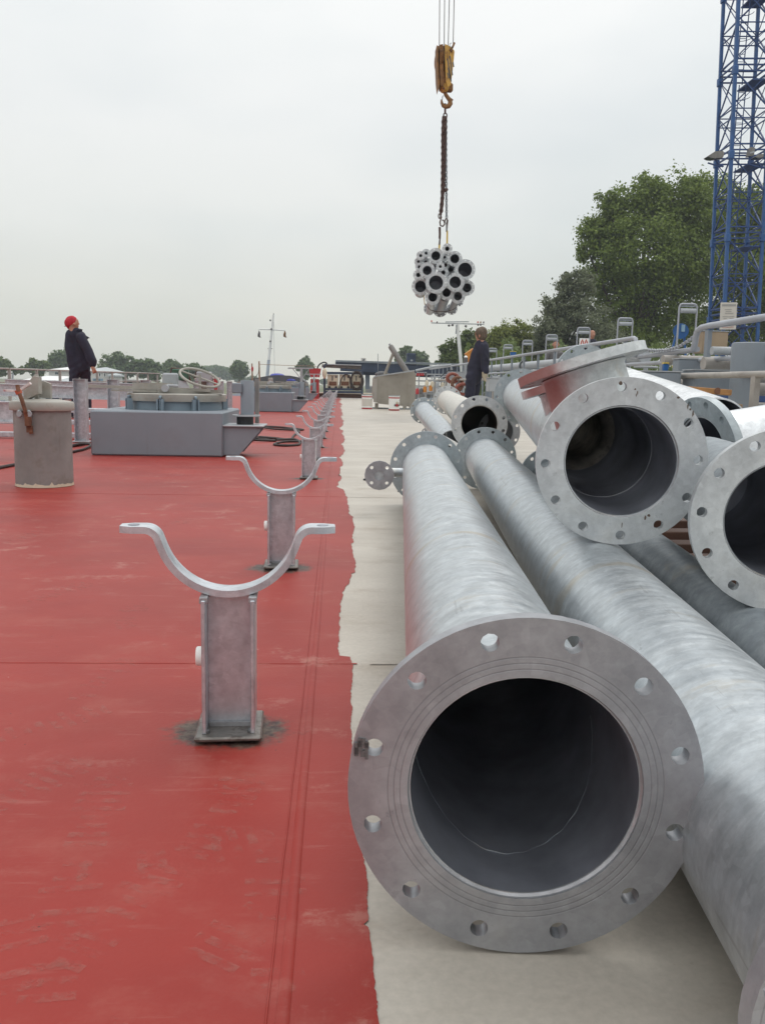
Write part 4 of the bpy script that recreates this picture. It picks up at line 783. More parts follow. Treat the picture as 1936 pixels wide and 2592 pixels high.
# roller frames beyond the handrail
for i, y in enumerate((12.56, 15.33, 17.95, 20.65, 23.3, 26.0, 28.6)):
    lb = ['nearest tall roller frame, right of the hanging chain', 'second roller frame, just above the big tilted flange', 'third roller frame, carrying the white board with red marks', 'fourth roller frame, beside the dark haired man', 'fifth roller frame counting from the right', 'sixth roller frame counting from the right', 'farthest roller frame, next to the worker looking left'][i]
    if i == 0:
        t0 = thing('roller_frame', lb, 'roller frame', (5.0, y, 0), 'roller frames along the starboard side')
        part('hoop', MB().tube([(4.87, y, .9), (4.87, y, 1.84), (4.885, y, 1.875), (4.91, y, 1.885), (5.09, y, 1.885), (5.115, y, 1.875), (5.13, y, 1.84), (5.13, y, .9)], .014, 8), ZRAIL, t0)
        part('roller', MB().lathe([(.0001, 0), (.035, 0), (.035, .225), (.0001, .225)], 14, (4.887, y, 1.79), (1, 0, 0)), GREYL, t0); part('top_bar', MB().box((5.0, y+.01, 1.855), (.22, .02, .022)), ZK, t0); part('foot', MB().box((5.0, y, .5), (.36, .2, .8), bev=.02), GREY, t0)
    else:
        o = copy_tree(t0); o.location = (5.0, y, 0); o['label'] = lb
a = atY(1466, 856, 17.9); b = atY(1489, 880, 17.9); cb = (a+b)/2
t = thing('notice_board', 'white board with red zigzag marks hung on the third roller frame', 'sign', cb); part('board', MB().box(cb, (b[0]-a[0], .012, a[2]-b[2]), bev=.002), WHITE, t)
w2 = (b[0]-a[0])/2; hh = (a[2]-b[2])/2; mb = MB(); mb.tube([cb+np.array([x*w2, -.010, z*hh]) for x, z in ((-.75, -.8), (-.6, .2), (-.4, .75), (-.2, .1), (0, -.65), (.2, .1), (.4, .75), (.62, .2), (.78, -.8))], .011, 6); part('red_mark', mb, REDINK, t)
# grey tank and manifold machinery between the rails
tc_ = np.array([3.98, 8.35, 0]); t = thing('grey_tank', 'upright blue grey cylindrical tank behind the guard rail at the right edge', 'tank', tc_)
part('shell', MB().lathe([(.185, .80), (.188, 1.10), (.184, 1.118), (.17, 1.125), (.0001, 1.13)], 48, tc_), GREY, t); part('lower_shell', MB().lathe([(.135, .004), (.135, .80)], 36, tc_-np.array([.05, 0, 0])), GREY, t); part('lifting_eye', MB().tube([tc_+np.array([.13+.02*math.cos(a), -.14, .93+.03*math.sin(a)]) for a in np.linspace(0, 6.28, 12, endpoint=False)], .01, 6, closed=True), GREY, t)
t = thing('cargo_line', 'long fat grey cargo pipe beyond the handrail, running along the deck', 'pipe line', (4.75, 22, 1.1)); part('line', MB().tube([(4.75, 13.5, 1.16), (4.75, 30, 1.22)], .10, 20), GREYL, t); part('coupling', MB().lathe([(.15, -.04), (.15, .04), (.1, .04)], 24, (4.75, 22.4, 1.19), (0, 1, 0)), ZK, t)
for y in (14.5, 18.5, 22.5, 26.5): part('saddle', MB().box((4.75, y, .55), (.12, .1, 1.06)), GREY, t)
def valve(label, x, y, z, m=GREYL, wh=.16):
    t = thing('deck_valve', label, 'valve', (x, y, 0), 'manifold valves between the starboard rails'); part('stand', MB().cyl((x, y, .004), (x, y, z-.15), .07, 14), GREY, t); part('body', MB().lathe([(.0001, -.14), (.12, -.14), (.12, -.08), (.085, -.06), (.085, .06), (.12, .08), (.12, .14), (.0001, .14)], 20, (x, y, z-.12), (1, 0, 0)), m, t); part('bonnet', MB().cyl((x, y, z-.05), (x, y, z+.06), .035, 12), GREYL, t)
    part('handwheel', MB().tube([(x+wh*math.cos(a), y+wh*math.sin(a), z+.06) for a in np.linspace(0, 6.28, 18, endpoint=False)], .014, 6, closed=True).tube([(x-wh, y, z+.06), (x+wh, y, z+.06)], .01, 6), GREYL, t)
vl = ['valve with a pale handwheel just right of the tilted flange neck', 'valve below the gate pipe, near the blue actuator', 'valve seen between handrail posts left of the tilted flange', 'second valve between handrail posts', 'third valve between handrail posts', 'far valve behind the worker looking left', 'farthest valve between the starboard rails']
for i, (x, y, z) in enumerate(((4.45, 12.6, .92), (4.5, 10.9, .9), (4.4, 16.0, 1.02), (4.4, 18.6, 1.0), (4.4, 21.6, .98), (4.4, 24.6, .98), (4.35, 27.5, .95))): valve(vl[i], x, y, z)
t = thing('cross_manifold', 'grey transverse manifold pipes stacked between gate and grey tank', 'pipe line', (5, 9.6, .8))
for z, y, r in ((1.08, 9.2, .045), (.95, 9.4, .07), (.82, 9.9, .06), (1.02, 10.6, .06), (.70, 10.2, .09)): part('line', MB().tube([(3.95, y, z), (7, y+.2, z)], r, 14), GREYL if r < .06 else ZRAILB, t)
part('drain_elbow', MB().tube([(4.3, 9.1, .7), (4.3, 9.1, 1.02), (4.33, 9.1, 1.07), (4.42, 9.1, 1.09), (5.2, 9.1, 1.09)], .042, 12), GREYL, t)
for (px, py, Y, d, m_, nm, lb, ct) in (
    (1683, 930, 10.3, (.06, .06, .09), BBLUE, 'valve_actuator', 'small blue and white valve actuator under the gate pipe', 'actuator'),
    (1706, 928, 10.3, (.05, .05, .045), SIGNY, 'yellow_cap', 'small yellow cap beside the blue actuator', 'marker'),  # a small yellow cap by the actuator
    (1745, 935, 9.9, (.34, .2, .22), GREY, 'machinery_box', 'grey machinery box under the near handrail', 'box'),
    (1660, 985, 9.0, (.4, .3, .35), GREY, 'machinery_box', 'grey machinery box behind the guard rail, left of the wooden plank', 'box'),
    (1800, 970, 8.9, (.5, .3, .25), GREY, 'machinery_box', 'dark grey machinery box above the wooden plank', 'box'),
    (1797, 868, 11.5, (.34, .3, .28), CARD, 'cardboard_box', 'brown cardboard carton behind the bent end of the near handrail', 'carton'),
    (1298, 895, 25.5, (.16, .12, .10), BBLUE, 'valve_actuator', 'blue actuator box with yellow cap under the far roller frames', 'actuator'),
    (1155, 951, 27, (.50, .3, .22), GREYL, 'deck_cabinet', 'low grey deck cabinet left of the worker looking left', 'cabinet'),
    (1270, 975, 15, (.5, .3, .22), GREYL, 'machinery_box', 'pale grey box behind the worker\'s gloved hand', 'box')):
    t = thing(nm, lb, ct, atY(px, py, Y)); part('body', MB().box(atY(px, py, Y), d, bev=.012), m_, t); part('cap', MB().box(atY(px, py, Y)+np.array([0, 0, d[2]/2+.006]), (d[0]*1.04, d[1]*1.04, .012)), GREYL if m_ is not BBLUE else SIGNY, t)
t = thing('wooden_plank', 'orange brown wooden plank lying behind the white pipe, right side', 'plank', atY(1785, 990, 7.6)); part('board', MB().beam(atY(1718, 983, 7.6), atY(1850, 994, 7.4), .12, .05, bev=.004), WOOD, t); part('knot', MB().lathe([(.03, 0), (.03, .003), (.0001, .003)], 12, atY(1815, 990, 7.39), (0, -1, 0)), RUST, t)
for x, y in ((3.0, 7.6), (3.45, 7.5)): solo('wood_block', MB().box((x, y, .28), (.1, .15, .54), bev=.006), WOODG, 'timber block under the orange plank' + (' near its left end' if x < 3.2 else ' near the tank'), 'timber block')
# hose reels and fire gear far starboard
for i, (px, py, w_, h_) in enumerate(((1145, 957, .32, .26), (1157, 972, .3, .4), (1172, 985, .4, .3))):
    c = atY(px, py, 26.5-i*.5); mb = MB()
    for k in range(5): mb.tube([c+np.array([w_*.5*math.cos(a), .05*k-.1, h_*.5*math.sin(a)]) for a in np.linspace(0, 6.28, 16, endpoint=False)], .045, 6, closed=True)
    solo('hose_coil', mb, HOSEO if i != 1 else RUST, ['upper orange hose coil on the railing left of the worker', 'brown hose coil hanging below the upper orange one', 'lower orange hose coil near the worker\'s leg'][i], 'hose', loc=c)
for i, px in enumerate((1057, 1063.5, 1070, 1077)):
    c = atY(px, 948, 31); t = thing('instrument_box', ['red framed instrument box, leftmost of four on the far railing', 'second red instrument box on the far railing', 'third red instrument box on the far railing', 'dark instrument box, rightmost of the four'][i], 'instrument', c, 'instrument boxes on the far railing'); part('case', MB().box(c, (.075, .06, .10), bev=.008), REDP if i < 3 else INK, t); part('lid', MB().box(c+np.array([0, -.01, .075]), (.075, .06, .03)), GREYL, t)
t = thing('walkway_frame', 'pale grey lattice of pipes and posts between skip and worker, far starboard', 'pipe rack', (3.2, 31, 0))
for k in range(7): part('post', MB().box((2.85+.30*k*.9, 31.2, .55), (.045, .05, 1.0)), GREYL, t)
for z in (.35, .62, .80, 1.04): part('crossbar', MB().box((3.6, 31.25, z), (1.9, .05, .045)), GREYL, t)
part('sloping_rail', MB().tube([atY(1052, 938, 30.5), atY(1100, 928, 30.5), atY(1140, 924, 30.5), atY(1142, 938, 30.5)], .04, 10), GREYL, t)
for k, (px, py, m_) in enumerate(((1075, 985, ORANGE), (1090, 982, ORANGE), (1056, 990, REDP), (1066, 990, INK), (1080, 970, CREAM), (1094, 972, CREAM), (1106, 975, GREYL), (1120, 975, CREAM))):
    c = atY(px, py, 30.9); t = thing('deck_fitting', ['orange canister low on the far pipe rack', 'second orange canister, right of the first', 'red extinguisher low at the left end of the far rack', 'dark extinguisher beside the red one', 'cream junction box on the far rack', 'second cream junction box on the far rack', 'grey lamp on the far rack', 'cream lamp right end of the far rack'][k], 'fitting', c, 'fittings on the far pipe rack'); part('body', MB().lathe([(.0001, -.11), (.06, -.11), (.065, .05), (.03, .10), (.0001, .11)], 12, c), m_, t); part('neck', MB().cyl(c+np.array([0, 0, .1]), c+np.array([0, 0, .15]), .02, 8), GREYL, t)
cable('black hose sagging over the far rack beside the worker', [atY(1114, 955, 29), atY(1125, 945, 29), atY(1137, 937, 29), atY(1147, 937, 29), atY(1155, 928, 29)], .014, BLACK)

# ================================================================ SKIP, CANS, RACK
sk = [atY(*p) for p in ((946, 957, 23.5), (955, 953, 23.4), (1049, 939, 23.2), (1054, 948, 23.2), (1051, 1031, 23.2), (960, 1022, 23.4), (949, 1015, 23.5), (944, 1000, 23.5))]
t = thing('steel_skip', 'grey beige steel skip with a sloping top edge, on short feet on the pale deck', 'skip', (sk[5][0], 23.9, 0)); O = sk[0]
part('shell', MB().prism([(p[0]-O[0], p[2]-O[2]) for p in sk], (O[0], 23.35, O[2]), (1, 0, 0), (0, 0, 1), (0, 1.0, 0)), SKIPM, t, smooth=0)
part('end_panel', MB().prism([(-.012, .0), (.085, .02), (.085, -.62), (-.0, -.60)], (O[0], 23.33, O[2]-.03), (1, 0, 0), (0, 0, 1), (0, .012, 0)), paint('skip_end', (.36, .33, .295), .6, .08, 3), t)
part('rim', MB().beam(sk[0]+np.array([0, 0, .015]), sk[1]+np.array([0, 0, .015]), .05, .03).beam(sk[1]+np.array([0, 0, .012]), sk[2]+np.array([0, 0, .012]), .05, .03), GREYL, t)
for px, Y in ((953, 23.5), (1024, 23.4), (1040, 23.4)): part('foot', MB().box((atY(px, 1030, Y)[0], Y, .075), (.09, .14, .15)), SKIPM, t)
part('runner', MB().beam((sk[7][0], 23.6, .02), (sk[3][0], 23.3, .02), .08, .03), ZK, t)
t = thing('jib_strut', 'two steel props forming an upside down V rising from the skip', 'prop', atY(1029, 940, 23.8)); part('thick_prop', MB().tube([atY(1032, 945, 23.8), atY(990, 879, 23.8), atY(987, 875, 23.8)], [.075, .075, .06], 12), TAUPE, t); part('thin_prop', MB().tube([atY(973, 950, 23.8), atY(996, 892, 23.8)], .04, 10), SKIPM, t); part('tip', MB().tube([atY(988.5, 877, 23.8), atY(985.5, 870, 23.8)], .03, 8), GREYL, t)
solo('hoop_tarp', MB().ball(atY(967, 948, 23.9), .2, 12, (1, .6, .45)), TARP, 'dark bundle poking out of the skip at its low end', 'bundle'); solo('whip_aerial', MB().tube([atY(957, 952, 23.7), atY(956.5, 895, 23.7)], .008, 6), ZK, 'thin upright rod at the left end of the skip', 'rod')
def can(label, px, py, w_, left, hz):
    g = gnd(px, py); r = w_/2/ppm(g[1]); y = g[1]+r; c = np.array([g[0], y, .004]); h = 2*r*1.36; t = thing('paint_can', label, 'paint can', c, 'paint cans in front of the skip')
    part('body', MB().lathe([(.0001, 0), (r*.96, 0), (r, h*.95), (r*.97, h*.955)], 32, c), WHITE, t); part('rim', MB().lathe([(r*1.0, h*.955), (r*1.04, h*.96), (r*1.04, h), (r*.97, h), (r*.95, h*.965)], 32, c), GREYL, t); part('lid', MB().lathe([(r*.95, h*.97), (.0001, h*.975)], 32, c), GREYL, t)
    part('base_band', MB().lathe([(r*.968, h*.005), (r*.972, h*.095)], 32, c), REDP, t); part('top_band', MB().lathe([(r*1.002, h*.80), (r*1.004, h*.88)], 32, c), REDP, t)
    part('bail', MB().tube([c+np.array([r*1.02*math.cos(a), -r*.25-r*.8*math.sin(a)*1.0 if False else -r*.9*math.sin(a), h*.86-h*.38*math.sin(a)]) for a in np.linspace(0, math.pi, 14)], .004, 5), GREYL, t)
    if hz:
        q = c+np.array([r*.45, -r*.93, h*.36]); s_ = r*.34; u = nz((.9, .43, 0))
        for dx, dz, m_ in ((0, 0, REDP), (.30*r*1.1, .0, INK), (-.30*r*1.1, 0, INK), (0, .42*r, CREAM), (.34*r, .34*r, SIGNW)):
            p = q+u*dx+np.array([0, 0, dz]); k = s_ if m_ is REDP else s_*.8; part('hazard_label', MB().prism([(-k, 0), (0, -k), (k, 0), (0, k)], p+np.array([0, -.004 if m_ is REDP else -.001, 0]), u, (0, 0, 1), (0, .003, 0)), m_, t)
    else: part('grey_label', MB().lathe([(r*.985, 0), (r*.99, h*.5)], 32, c+np.array([0, 0, h*.2])), SIGNW, t, label='paler label panel')
can('white paint can with red bands, nearer the blue rack', 929, 1036, 27, True, False); can('white paint can with red bands and red hazard diamonds, in front of the skip', 998, 1040, 28, False, True)
# welding rack
Yr = 38.2; q = lambda px, py, dy=0: atY(px, py, Yr+dy)
t = thing('welding_rack', 'dark blue steel rack holding welding machines at the far end of the deck', 'equipment rack', q(868, 1006))
for px in (821.5, 916.5):
    for dy in (0, .9): part('upright', MB().beam(q(px, 1004, dy), q(px, 926, dy), .09, .09), NAVY, t)
for py, dy in ((944, 0), (985, 0), (944, .9), (985, .9), (992, 0)): part('crossbar', MB().beam(q(821, py, dy), q(917, py+1, dy), .07, .10), NAVY, t)
part('top_roll', MB().tube([q(815, 925.5, .2), q(918, 931, .2)], .075, 12), TAUPE, t); part('top_plate', MB().beam(q(828, 922.5, .3), q(914, 925, .3), .8, .04), GREYL, t); part('peak', MB().prism([(0, 0), (.12, .1), (.24, 0)], q(818, 925, -.04), (1, 0, 0), (0, 0, 1), (0, .12, 0)), NAVY, t)
for i, (p0, p1) in enumerate(((829, 856), (859, 887), (890, 915))):
    a = q(p0, 948, .3); b = q(p1, 982, .3); c = (a+b)/2; wv = b[0]-a[0]; hv = a[2]-b[2]
    m_ = thing('welding_machine', ['left cream welding machine with brown vent in the blue rack', 'middle cream welding machine with brown vent in the blue rack', 'right welding machine, mostly covered by coiled cable'][i], 'welding machine', c, 'welding machines in the blue rack')
    part('case', MB().box(c, (wv, .5, hv), bev=.015), CREAM, m_); part('vent', MB().box(c+np.array([.0, -.255, -hv*.17]), (wv*.68, .02, hv*.30)), RUST, m_); part('handle_slot', MB().box(c+np.array([-.02, -.252, hv*.22]), (wv*.13, .012, hv*.36)), INK, m_); part('gauge', MB().box(c+np.array([wv*.3, -.252, hv*.33]), (wv*.18, .012, hv*.16)), INK, m_)
    for s_ in (-1, 1): part('wheel', MB().cyl(c+np.array([s_*wv*.3, -.30, -hv*.47]), c+np.array([s_*wv*.3, -.24, -hv*.47]), .06, 12), BLACK, m_)
cable('black hose looping over the left post of the blue rack', [q(802, 938), q(806, 926), q(814, 919), q(824, 917.5), q(830, 925)], .03, BLACK)
c = q(903, 962, -.05); mb = MB()
for k in range(7): mb.tube([c+np.array([(.24+.02*(k % 3))*math.cos(a)+.03*math.sin(k*3.), .02*k-.1, (.36+.02*(k % 2))*math.sin(a)-.03*(k % 3)]) for a in np.linspace(0, 6.28, 18, endpoint=False)], .025, 6, closed=True)
solo('cable_coil', mb, CABLE, 'coil of dark cable hanging at the right side of the blue rack', 'cable coil', loc=c)
cable('dark cable drooping between the two cream welding machines', [q(858, 984, -.06), q(863, 962, -.06), q(872, 949, -.06), q(884, 953, -.06), q(889, 984, -.06)], .025)
a = q(790, 912+19, -1); t = thing('red_bin', 'tall red tapered bin left of the blue rack', 'bin', q(798, 965, -1)); part('hopper', MB().prism([(0, 0), (.50, 0), (.44, -.36), (.06, -.36)], q(782, 932.5, -1), (1, 0, 0), (0, 0, 1), (0, .5, 0)), REDP, t); part('stand', MB().box(q(797, 985, -.6), (.36, .4, .85)), REDP, t); part('lip', MB().beam(q(779, 932, -.98), q(813, 934, -.98), .06, .03), REDP, t)
solo('white_sack', MB().ball(q(822, 945, -.9), .14, 12, (.7, .7, 1.6)), CREAM, 'pale sack hanging at the left post of the blue rack', 'sack')
for i, (px, py0) in enumerate(((638, 920), (656, 914))): solo('wooden_pole', MB().tube([atY(px+2, 990, 40), atY(px, py0, 40)], [.045, .03], 8), WOODG, ['short wooden pole left of the white mast, with red rag', 'taller thin wooden pole left of the white mast'][i], 'pole')
solo('rag', MB().ball(atY(639, 934, 39.9), .09, 8, (.6, .4, 1.4)), REDP, 'faded red rag tied to the short wooden pole', 'rag'); solo('line_rope', MB().tube([atY(656, 922, 40)]+[atY(656+20*i, 922+5*i/8.+.8*math.sin(i*.4), 40) for i in range(1, 8)]+[atY(802, 928.5, 40)], .012, 5), WOODG, 'rope stretched from the tall pole to the blue rack', 'rope')
solo('slack_cord', MB().tube([atY(656, 930, 39.9), atY(654, 945, 39.9), atY(646, 955, 39.9), atY(643, 958, 39.9)], .012, 5), CABLE, 'slack cord drooping between the two wooden poles', 'cord')
t = thing('covered_boat', 'dark tarpaulin mound with blue sheet, behind the second hatch', 'tarpaulin', atY(705, 985, 44)); o_ = [(632, 988), (634, 960), (655, 955.5), (680, 951), (705, 949.5), (735, 951), (760, 956), (775, 968), (778, 988)]; oo = [atY(*p, 44) for p in o_]
part('cover', MB().prism([(p[0]-oo[0][0], p[2]-oo[0][2]) for p in oo], oo[0], (1, 0, 0), (0, 0, 1), (0, 3, 0)), TARP, t, smooth=0); part('blue_sheet', MB().ball(atY(702, 951, 45), .36, 16, (1.05, 1.5, .34)), TARPB, t); part('blue_fold', MB().ball(atY(737, 964, 43.9), .26, 12, (.9, .4, .4)), TARPB, t)
for i, px in enumerate((681, 683)):
    if i == 0: t2 = thing('deck_box', 'pale greenish vent box in front of the dark tarpaulin', 'vent box', atY(684, 965, 30)); part('box', MB().box(atY(685, 966, 30), (.15, .15, .26), bev=.02), TAUPL, t2); part('door', MB().box(atY(685, 966, 29.92), (.07, .02, .12)), GREYL, t2)

# ================================================================ GANTRY, MASTS
Yg = 62; q = lambda px, py, dy=0: atY(px, py, Yg+dy)
t = thing('gantry', 'long dark navy gantry deck on columns behind the skip', 'gantry', q(1000, 990))
part('girder', MB().prism([(0, 0), (13.2, -.28), (13.2, -1.0), (.35, -.62), (.35, -.32), (0, -.30)], q(849, 915), (1, 0, 0), (0, 0, 1), (0, 2.5, 0)), NAVY, t, smooth=0)
part('deck_edge', MB().beam(q(849, 914.5, -.05), q(1310, 928, -.05), .12, .10), ZK, t); part('lower_girder', MB().prism([(0, 0), (6.2, -.1), (6.2, -.72), (0, -.62)], q(917, 926, .4), (1, 0, 0), (0, 0, 1), (0, 1.6, 0)), NAVY, t, smooth=0)
part('top_wire', MB().tube([q(850, 912), q(1310, 925)], .02, 5), ZK, t)
for px, w_ in ((930, .32), (1120, .3)): part('column', MB().beam(q(px, 985, .8), q(px, 935, .8), w_, w_), GREY, t)
part('bracing', MB().beam(q(885, 937.5, .3), q(960, 939, .3), .06, .08), ZK, t)
for k in range(5): part('light_bar', MB().box(q(1108+k*9+6*(k > 1), 924.5+k*.2, -.2), (.2, .05, .1)), WHITE, t)
c = q(1041, 905); t = thing('control_cabin', 'small dark blue cabin on top of the gantry', 'cabin', c); part('cabin_box', MB().box(c+np.array([0, .4, 0]), (.62, .7, .62), bev=.03), NAVY, t); part('cabin_base', MB().box(c+np.array([0, .4, -.42]), (.8, .8, .28), bev=.02), NAVY, t); part('lamp', MB().box(c+np.array([.02, .03, -.2]), (.16, .03, .12)), GREYL, t)
c = q(920, 911); t = thing('notice_board', 'small white board with a blue mark on the gantry edge', 'sign', c); part('board', MB().box(c, (.34, .03, .25)), SIGNW, t); part('mark', MB().prism([(-.1, -.05), (.02, .02), (-.06, .06), (.1, .07), (.03, -.03), (.09, -.07)], c+np.array([0, -.03, 0]), (1, 0, 0), (0, 0, 1), (0, .01, 0)), NAVY, t)
Ym = 75; q = lambda px, py, dy=0: atY(px, py, Ym+dy)
t = thing('ship_mast', 'leaning white mast with crossarm and two small flags, left of centre', 'mast', q(676, 985))
part('pole', MB().tube([q(677, 952), q(680.5, 912), q(687, 850), q(692.3, 797)], [.10, .12, .10, .075], 12), WHITE, t); part('base', MB().tube([q(675.5, 985), q(677, 950), q(680.6, 911)], [.15, .14, .13], 10), paint('pale_blue_grey', (.45, .5, .56), .5, .1), t); part('crossarm', MB().tube([q(655, 833), q(687, 834), q(721, 836)], [.045, .06, .045], 8), WHITE, t)
for px, py in ((684.5, 811), (687, 833), (684.5, 864)): part('lantern', MB().box(q(px, py, -.15), (.14, .14, .14), bev=.03), INK, t)
for s_ in (-1, 1): part('horn', MB().beam(q(684+s_*2, 882.6), q(684+s_*6, 882.6), .09, .05), INK, t)
part('finial', MB().tube([q(692.3, 798), q(692.6, 793)], .03, 6), INK, t); part('stay', MB().tube([q(693, 812), q(695, 935), q(695, 950)], .012, 5), ZK, t)
for px, m_ in ((656, INK), (721, YELD)):
    x0 = q(px, 836); mb = MB(); V = []
    for i in range(7):
        for j in range(4): V.append(x0+np.array([(-.10+.07*j)*(.5+.25*i/2.)+.02*math.sin(i*1.3), .08*math.sin(j*2.2+i*.8), -.09*i-.03*j]))
    mb.add(V, [(4*i+j, 4*i+j+1, 4*i+4+j+1, 4*i+4+j) for i in range(6) for j in range(3)]); part('flag', mb, m_, t, label='limp dark flag' if m_ is INK else 'limp yellow and black flag')
Ym = 48; q = lambda px, py, dy=0: atY(px, py, Ym+dy)
t = thing('ship_mast', 'white mast with long horizontal lamp bar, beside the worker looking left', 'mast', q(1172, 985))
part('pole', MB().beam(q(1173, 985), q(1157, 821), .16, .20), WHITE, t); part('lamp_bar', MB().beam(q(1091, 817.5), q(1225, 821), .07, .05), GREYL, t); part('radar_bar', MB().beam(q(1127, 815), q(1186, 814.5), .08, .05), GREYL, t); part('ladder', MB().beam(q(1153.5, 845, -.1), q(1155.5, 822, -.1), .05, .05), ZK, t)
for px, py, m_ in ((1136, 824, INK), (1145, 823, INK), (1178.5, 825.5, INK)): part('flood_lamp', MB().box(q(px, py, -.06), (.13, .12, .11), bev=.03), m_, t)
for px, py, m_ in ((1092, 813, REDINK), (1209, 815.5, REDINK), (1216, 816, YELD), (1223.5, 816, INK), (1209.5, 822.5, INK), (1216, 822.5, INK), (1106, 816, INK)): part('signal_lamp', MB().lathe([(.0001, -.05), (.035, -.05), (.04, .0), (.03, .05), (.0001, .055)], 10, q(px, py, -.04)), m_, t)
# dome light, orange jacket-like boat davit behind the worker
c = atY(1178.5, 905, 30); t = thing('deck_lamp', 'black deck lamp with white dome beside the mast', 'lamp', c); part('post', MB().cyl(c-np.array([0, 0, .95]), c-np.array([0, 0, .2]), .05, 12), GREYL, t); part('housing', MB().lathe([(.0001, -.22), (.075, -.2), (.075, .0), (.0001, .01)], 16, c), INK, t); part('dome', MB().ball(c, .065, 12), WHITE, t)
t = thing('yellow_cover', 'orange yellow machine cover showing left of the worker looking left', 'cover', atY(1188, 895, 31)); part('hood', MB().prism([(0, 0), (.28, .2), (.5, .2), (.55, -.35), (.16, -.35)], atY(1178, 895, 31), (1, 0, 0), (0, 0, 1), (0, .4, 0)), ORANGE, t)

# ================================================================ CRANE TOWER
Yt = 34.0; T0 = atY(1852, 878, Yt); T1 = atY(1894, 0, Yt); AX = nz(T1-T0); ex = nz(np.array([1., 0, 0])-AX*AX[0]); ey = np.cross(AX, ex); Tb = T0-AX*((T0[2]-.1)/AX[2])
t = thing('crane_tower', 'tall blue lattice crane tower at the right, rising out of the picture', 'crane tower', Tb)
HD = .95; TH = R(-46); TP = lambda i, h: Tb+AX*h+HD*(math.cos(TH+i*math.pi/2)*ex+math.sin(TH+i*math.pi/2)*ey)
SECT = 2.98; H0 = 3.32; HTOP = 26
for i in range(4): part('leg', MB().beam(TP(i, 0), TP(i, HTOP), .125 if i == 3 else .115, bev=.01), TBLUE, t)
nbr = 0
def br(a, b, w_, m_=TBLUED): part('brace', MB().beam(a, b, w_), m_, t)
k = -2
while True:
    h = H0+SECT*k
    if h > 19: break
    if h+SECT > .3:
        for i in range(4):
            j = (i+1) % 4
            for f in (0.0, .07, .14, .45, .56):
                if h+SECT*f > .2: br(TP(i, h+SECT*f), TP(j, h+SECT*f), .036 if f > .2 else .05)
            for f0, f1 in ((.12, .56), (.56, 1.0)):
                if h+SECT*f0 > .1: br(TP(j if i % 2 else i, h+SECT*f0), TP(i if i % 2 else j, h+SECT*f1), .045); br(TP(i if i % 2 else j, h+SECT*f0), TP(j if i % 2 else i, h+SECT*f1), .026)
            part('joint_block', MB().beam(TP(i, h-.14), TP(i, h+.16), .19, bev=.02), TBLUE, t)
        hp = h-.32
        if hp > .4:
            c_ = Tb+AX*hp; P4 = [TP(i, hp) for i in range(4)]; part('platform', MB().add([P4[0], P4[1], (P4[1]+P4[2])/2, (P4[0]+P4[3])/2]+[p+AX*.05 for p in (P4[0], P4[1], (P4[1]+P4[2])/2, (P4[0]+P4[3])/2)], [(3, 2, 1, 0), (4, 5, 6, 7), (0, 1, 5, 4), (1, 2, 6, 5), (2, 3, 7, 6), (3, 0, 4, 7)]), TBLUED, t, smooth=0)
            mb = MB(); l0 = c_-ex*.28-ey*.1; l1 = l0+AX*SECT+ex*.16
            for s_ in (-.13, .13): mb.beam(l0+ex*s_, l1+ex*s_, .03)
            for r_ in range(1, 11): mb.beam(l0+(l1-l0)*r_/11-ex*.13, l0+(l1-l0)*r_/11+ex*.13, .02)
            for g_ in (.55, .85): mb.tube([l0+(l1-l0)*g_+ex*.3*math.cos(a)+ey*.3*math.sin(a) for a in np.linspace(-.3, 3.5, 9)], .012, 5)
            part('ladder', mb, TBLUED, t)
    k += 1
c = atY(1842, 800, Yt-1.05); t = thing('notice_board', 'white notice board with lines of print on the crane tower', 'sign', c); wv, hv = 41/ppm(Yt), 65/ppm(Yt); tl = nz(AX); part('board', MB().box(c, (wv, .03, hv), ax=[ex, np.cross(tl, ex), tl], bev=.004), SIGNW, t)
mb = MB(); mb.box(c+tl*hv*.40-ey*.0+np.array([0, -.022, 0]), (wv*.84, .012, hv*.075), ax=[ex, np.cross(tl, ex), tl])
for z, w_, dx in ((.24, .42, -.03), (.17, .34, 0), (.10, .5, .04), (-.02, .72, 0), (-.09, .2, -.2), (-.09, .25, .2), (-.16, .2, -.2), (-.16, .25, .2), (-.23, .55, 0)): mb.box(c+tl*hv*z+ex*wv*dx+np.array([0, -.022, 0]), (wv*w_, .01, hv*.022), ax=[ex, np.cross(tl, ex), tl])
part('print_lines', mb, paint('faded_print', (.36, .34, .32), .6, .1), t)
mb = MB()
for z in (-.36, -.42): mb.box(c+tl*hv*z+np.array([0, -.022, 0]), (wv*.7, .01, hv*.025), ax=[ex, np.cross(tl, ex), tl])
part('red_lines', mb, paint('faded_red_print', (.55, .33, .28), .6, .1), t)
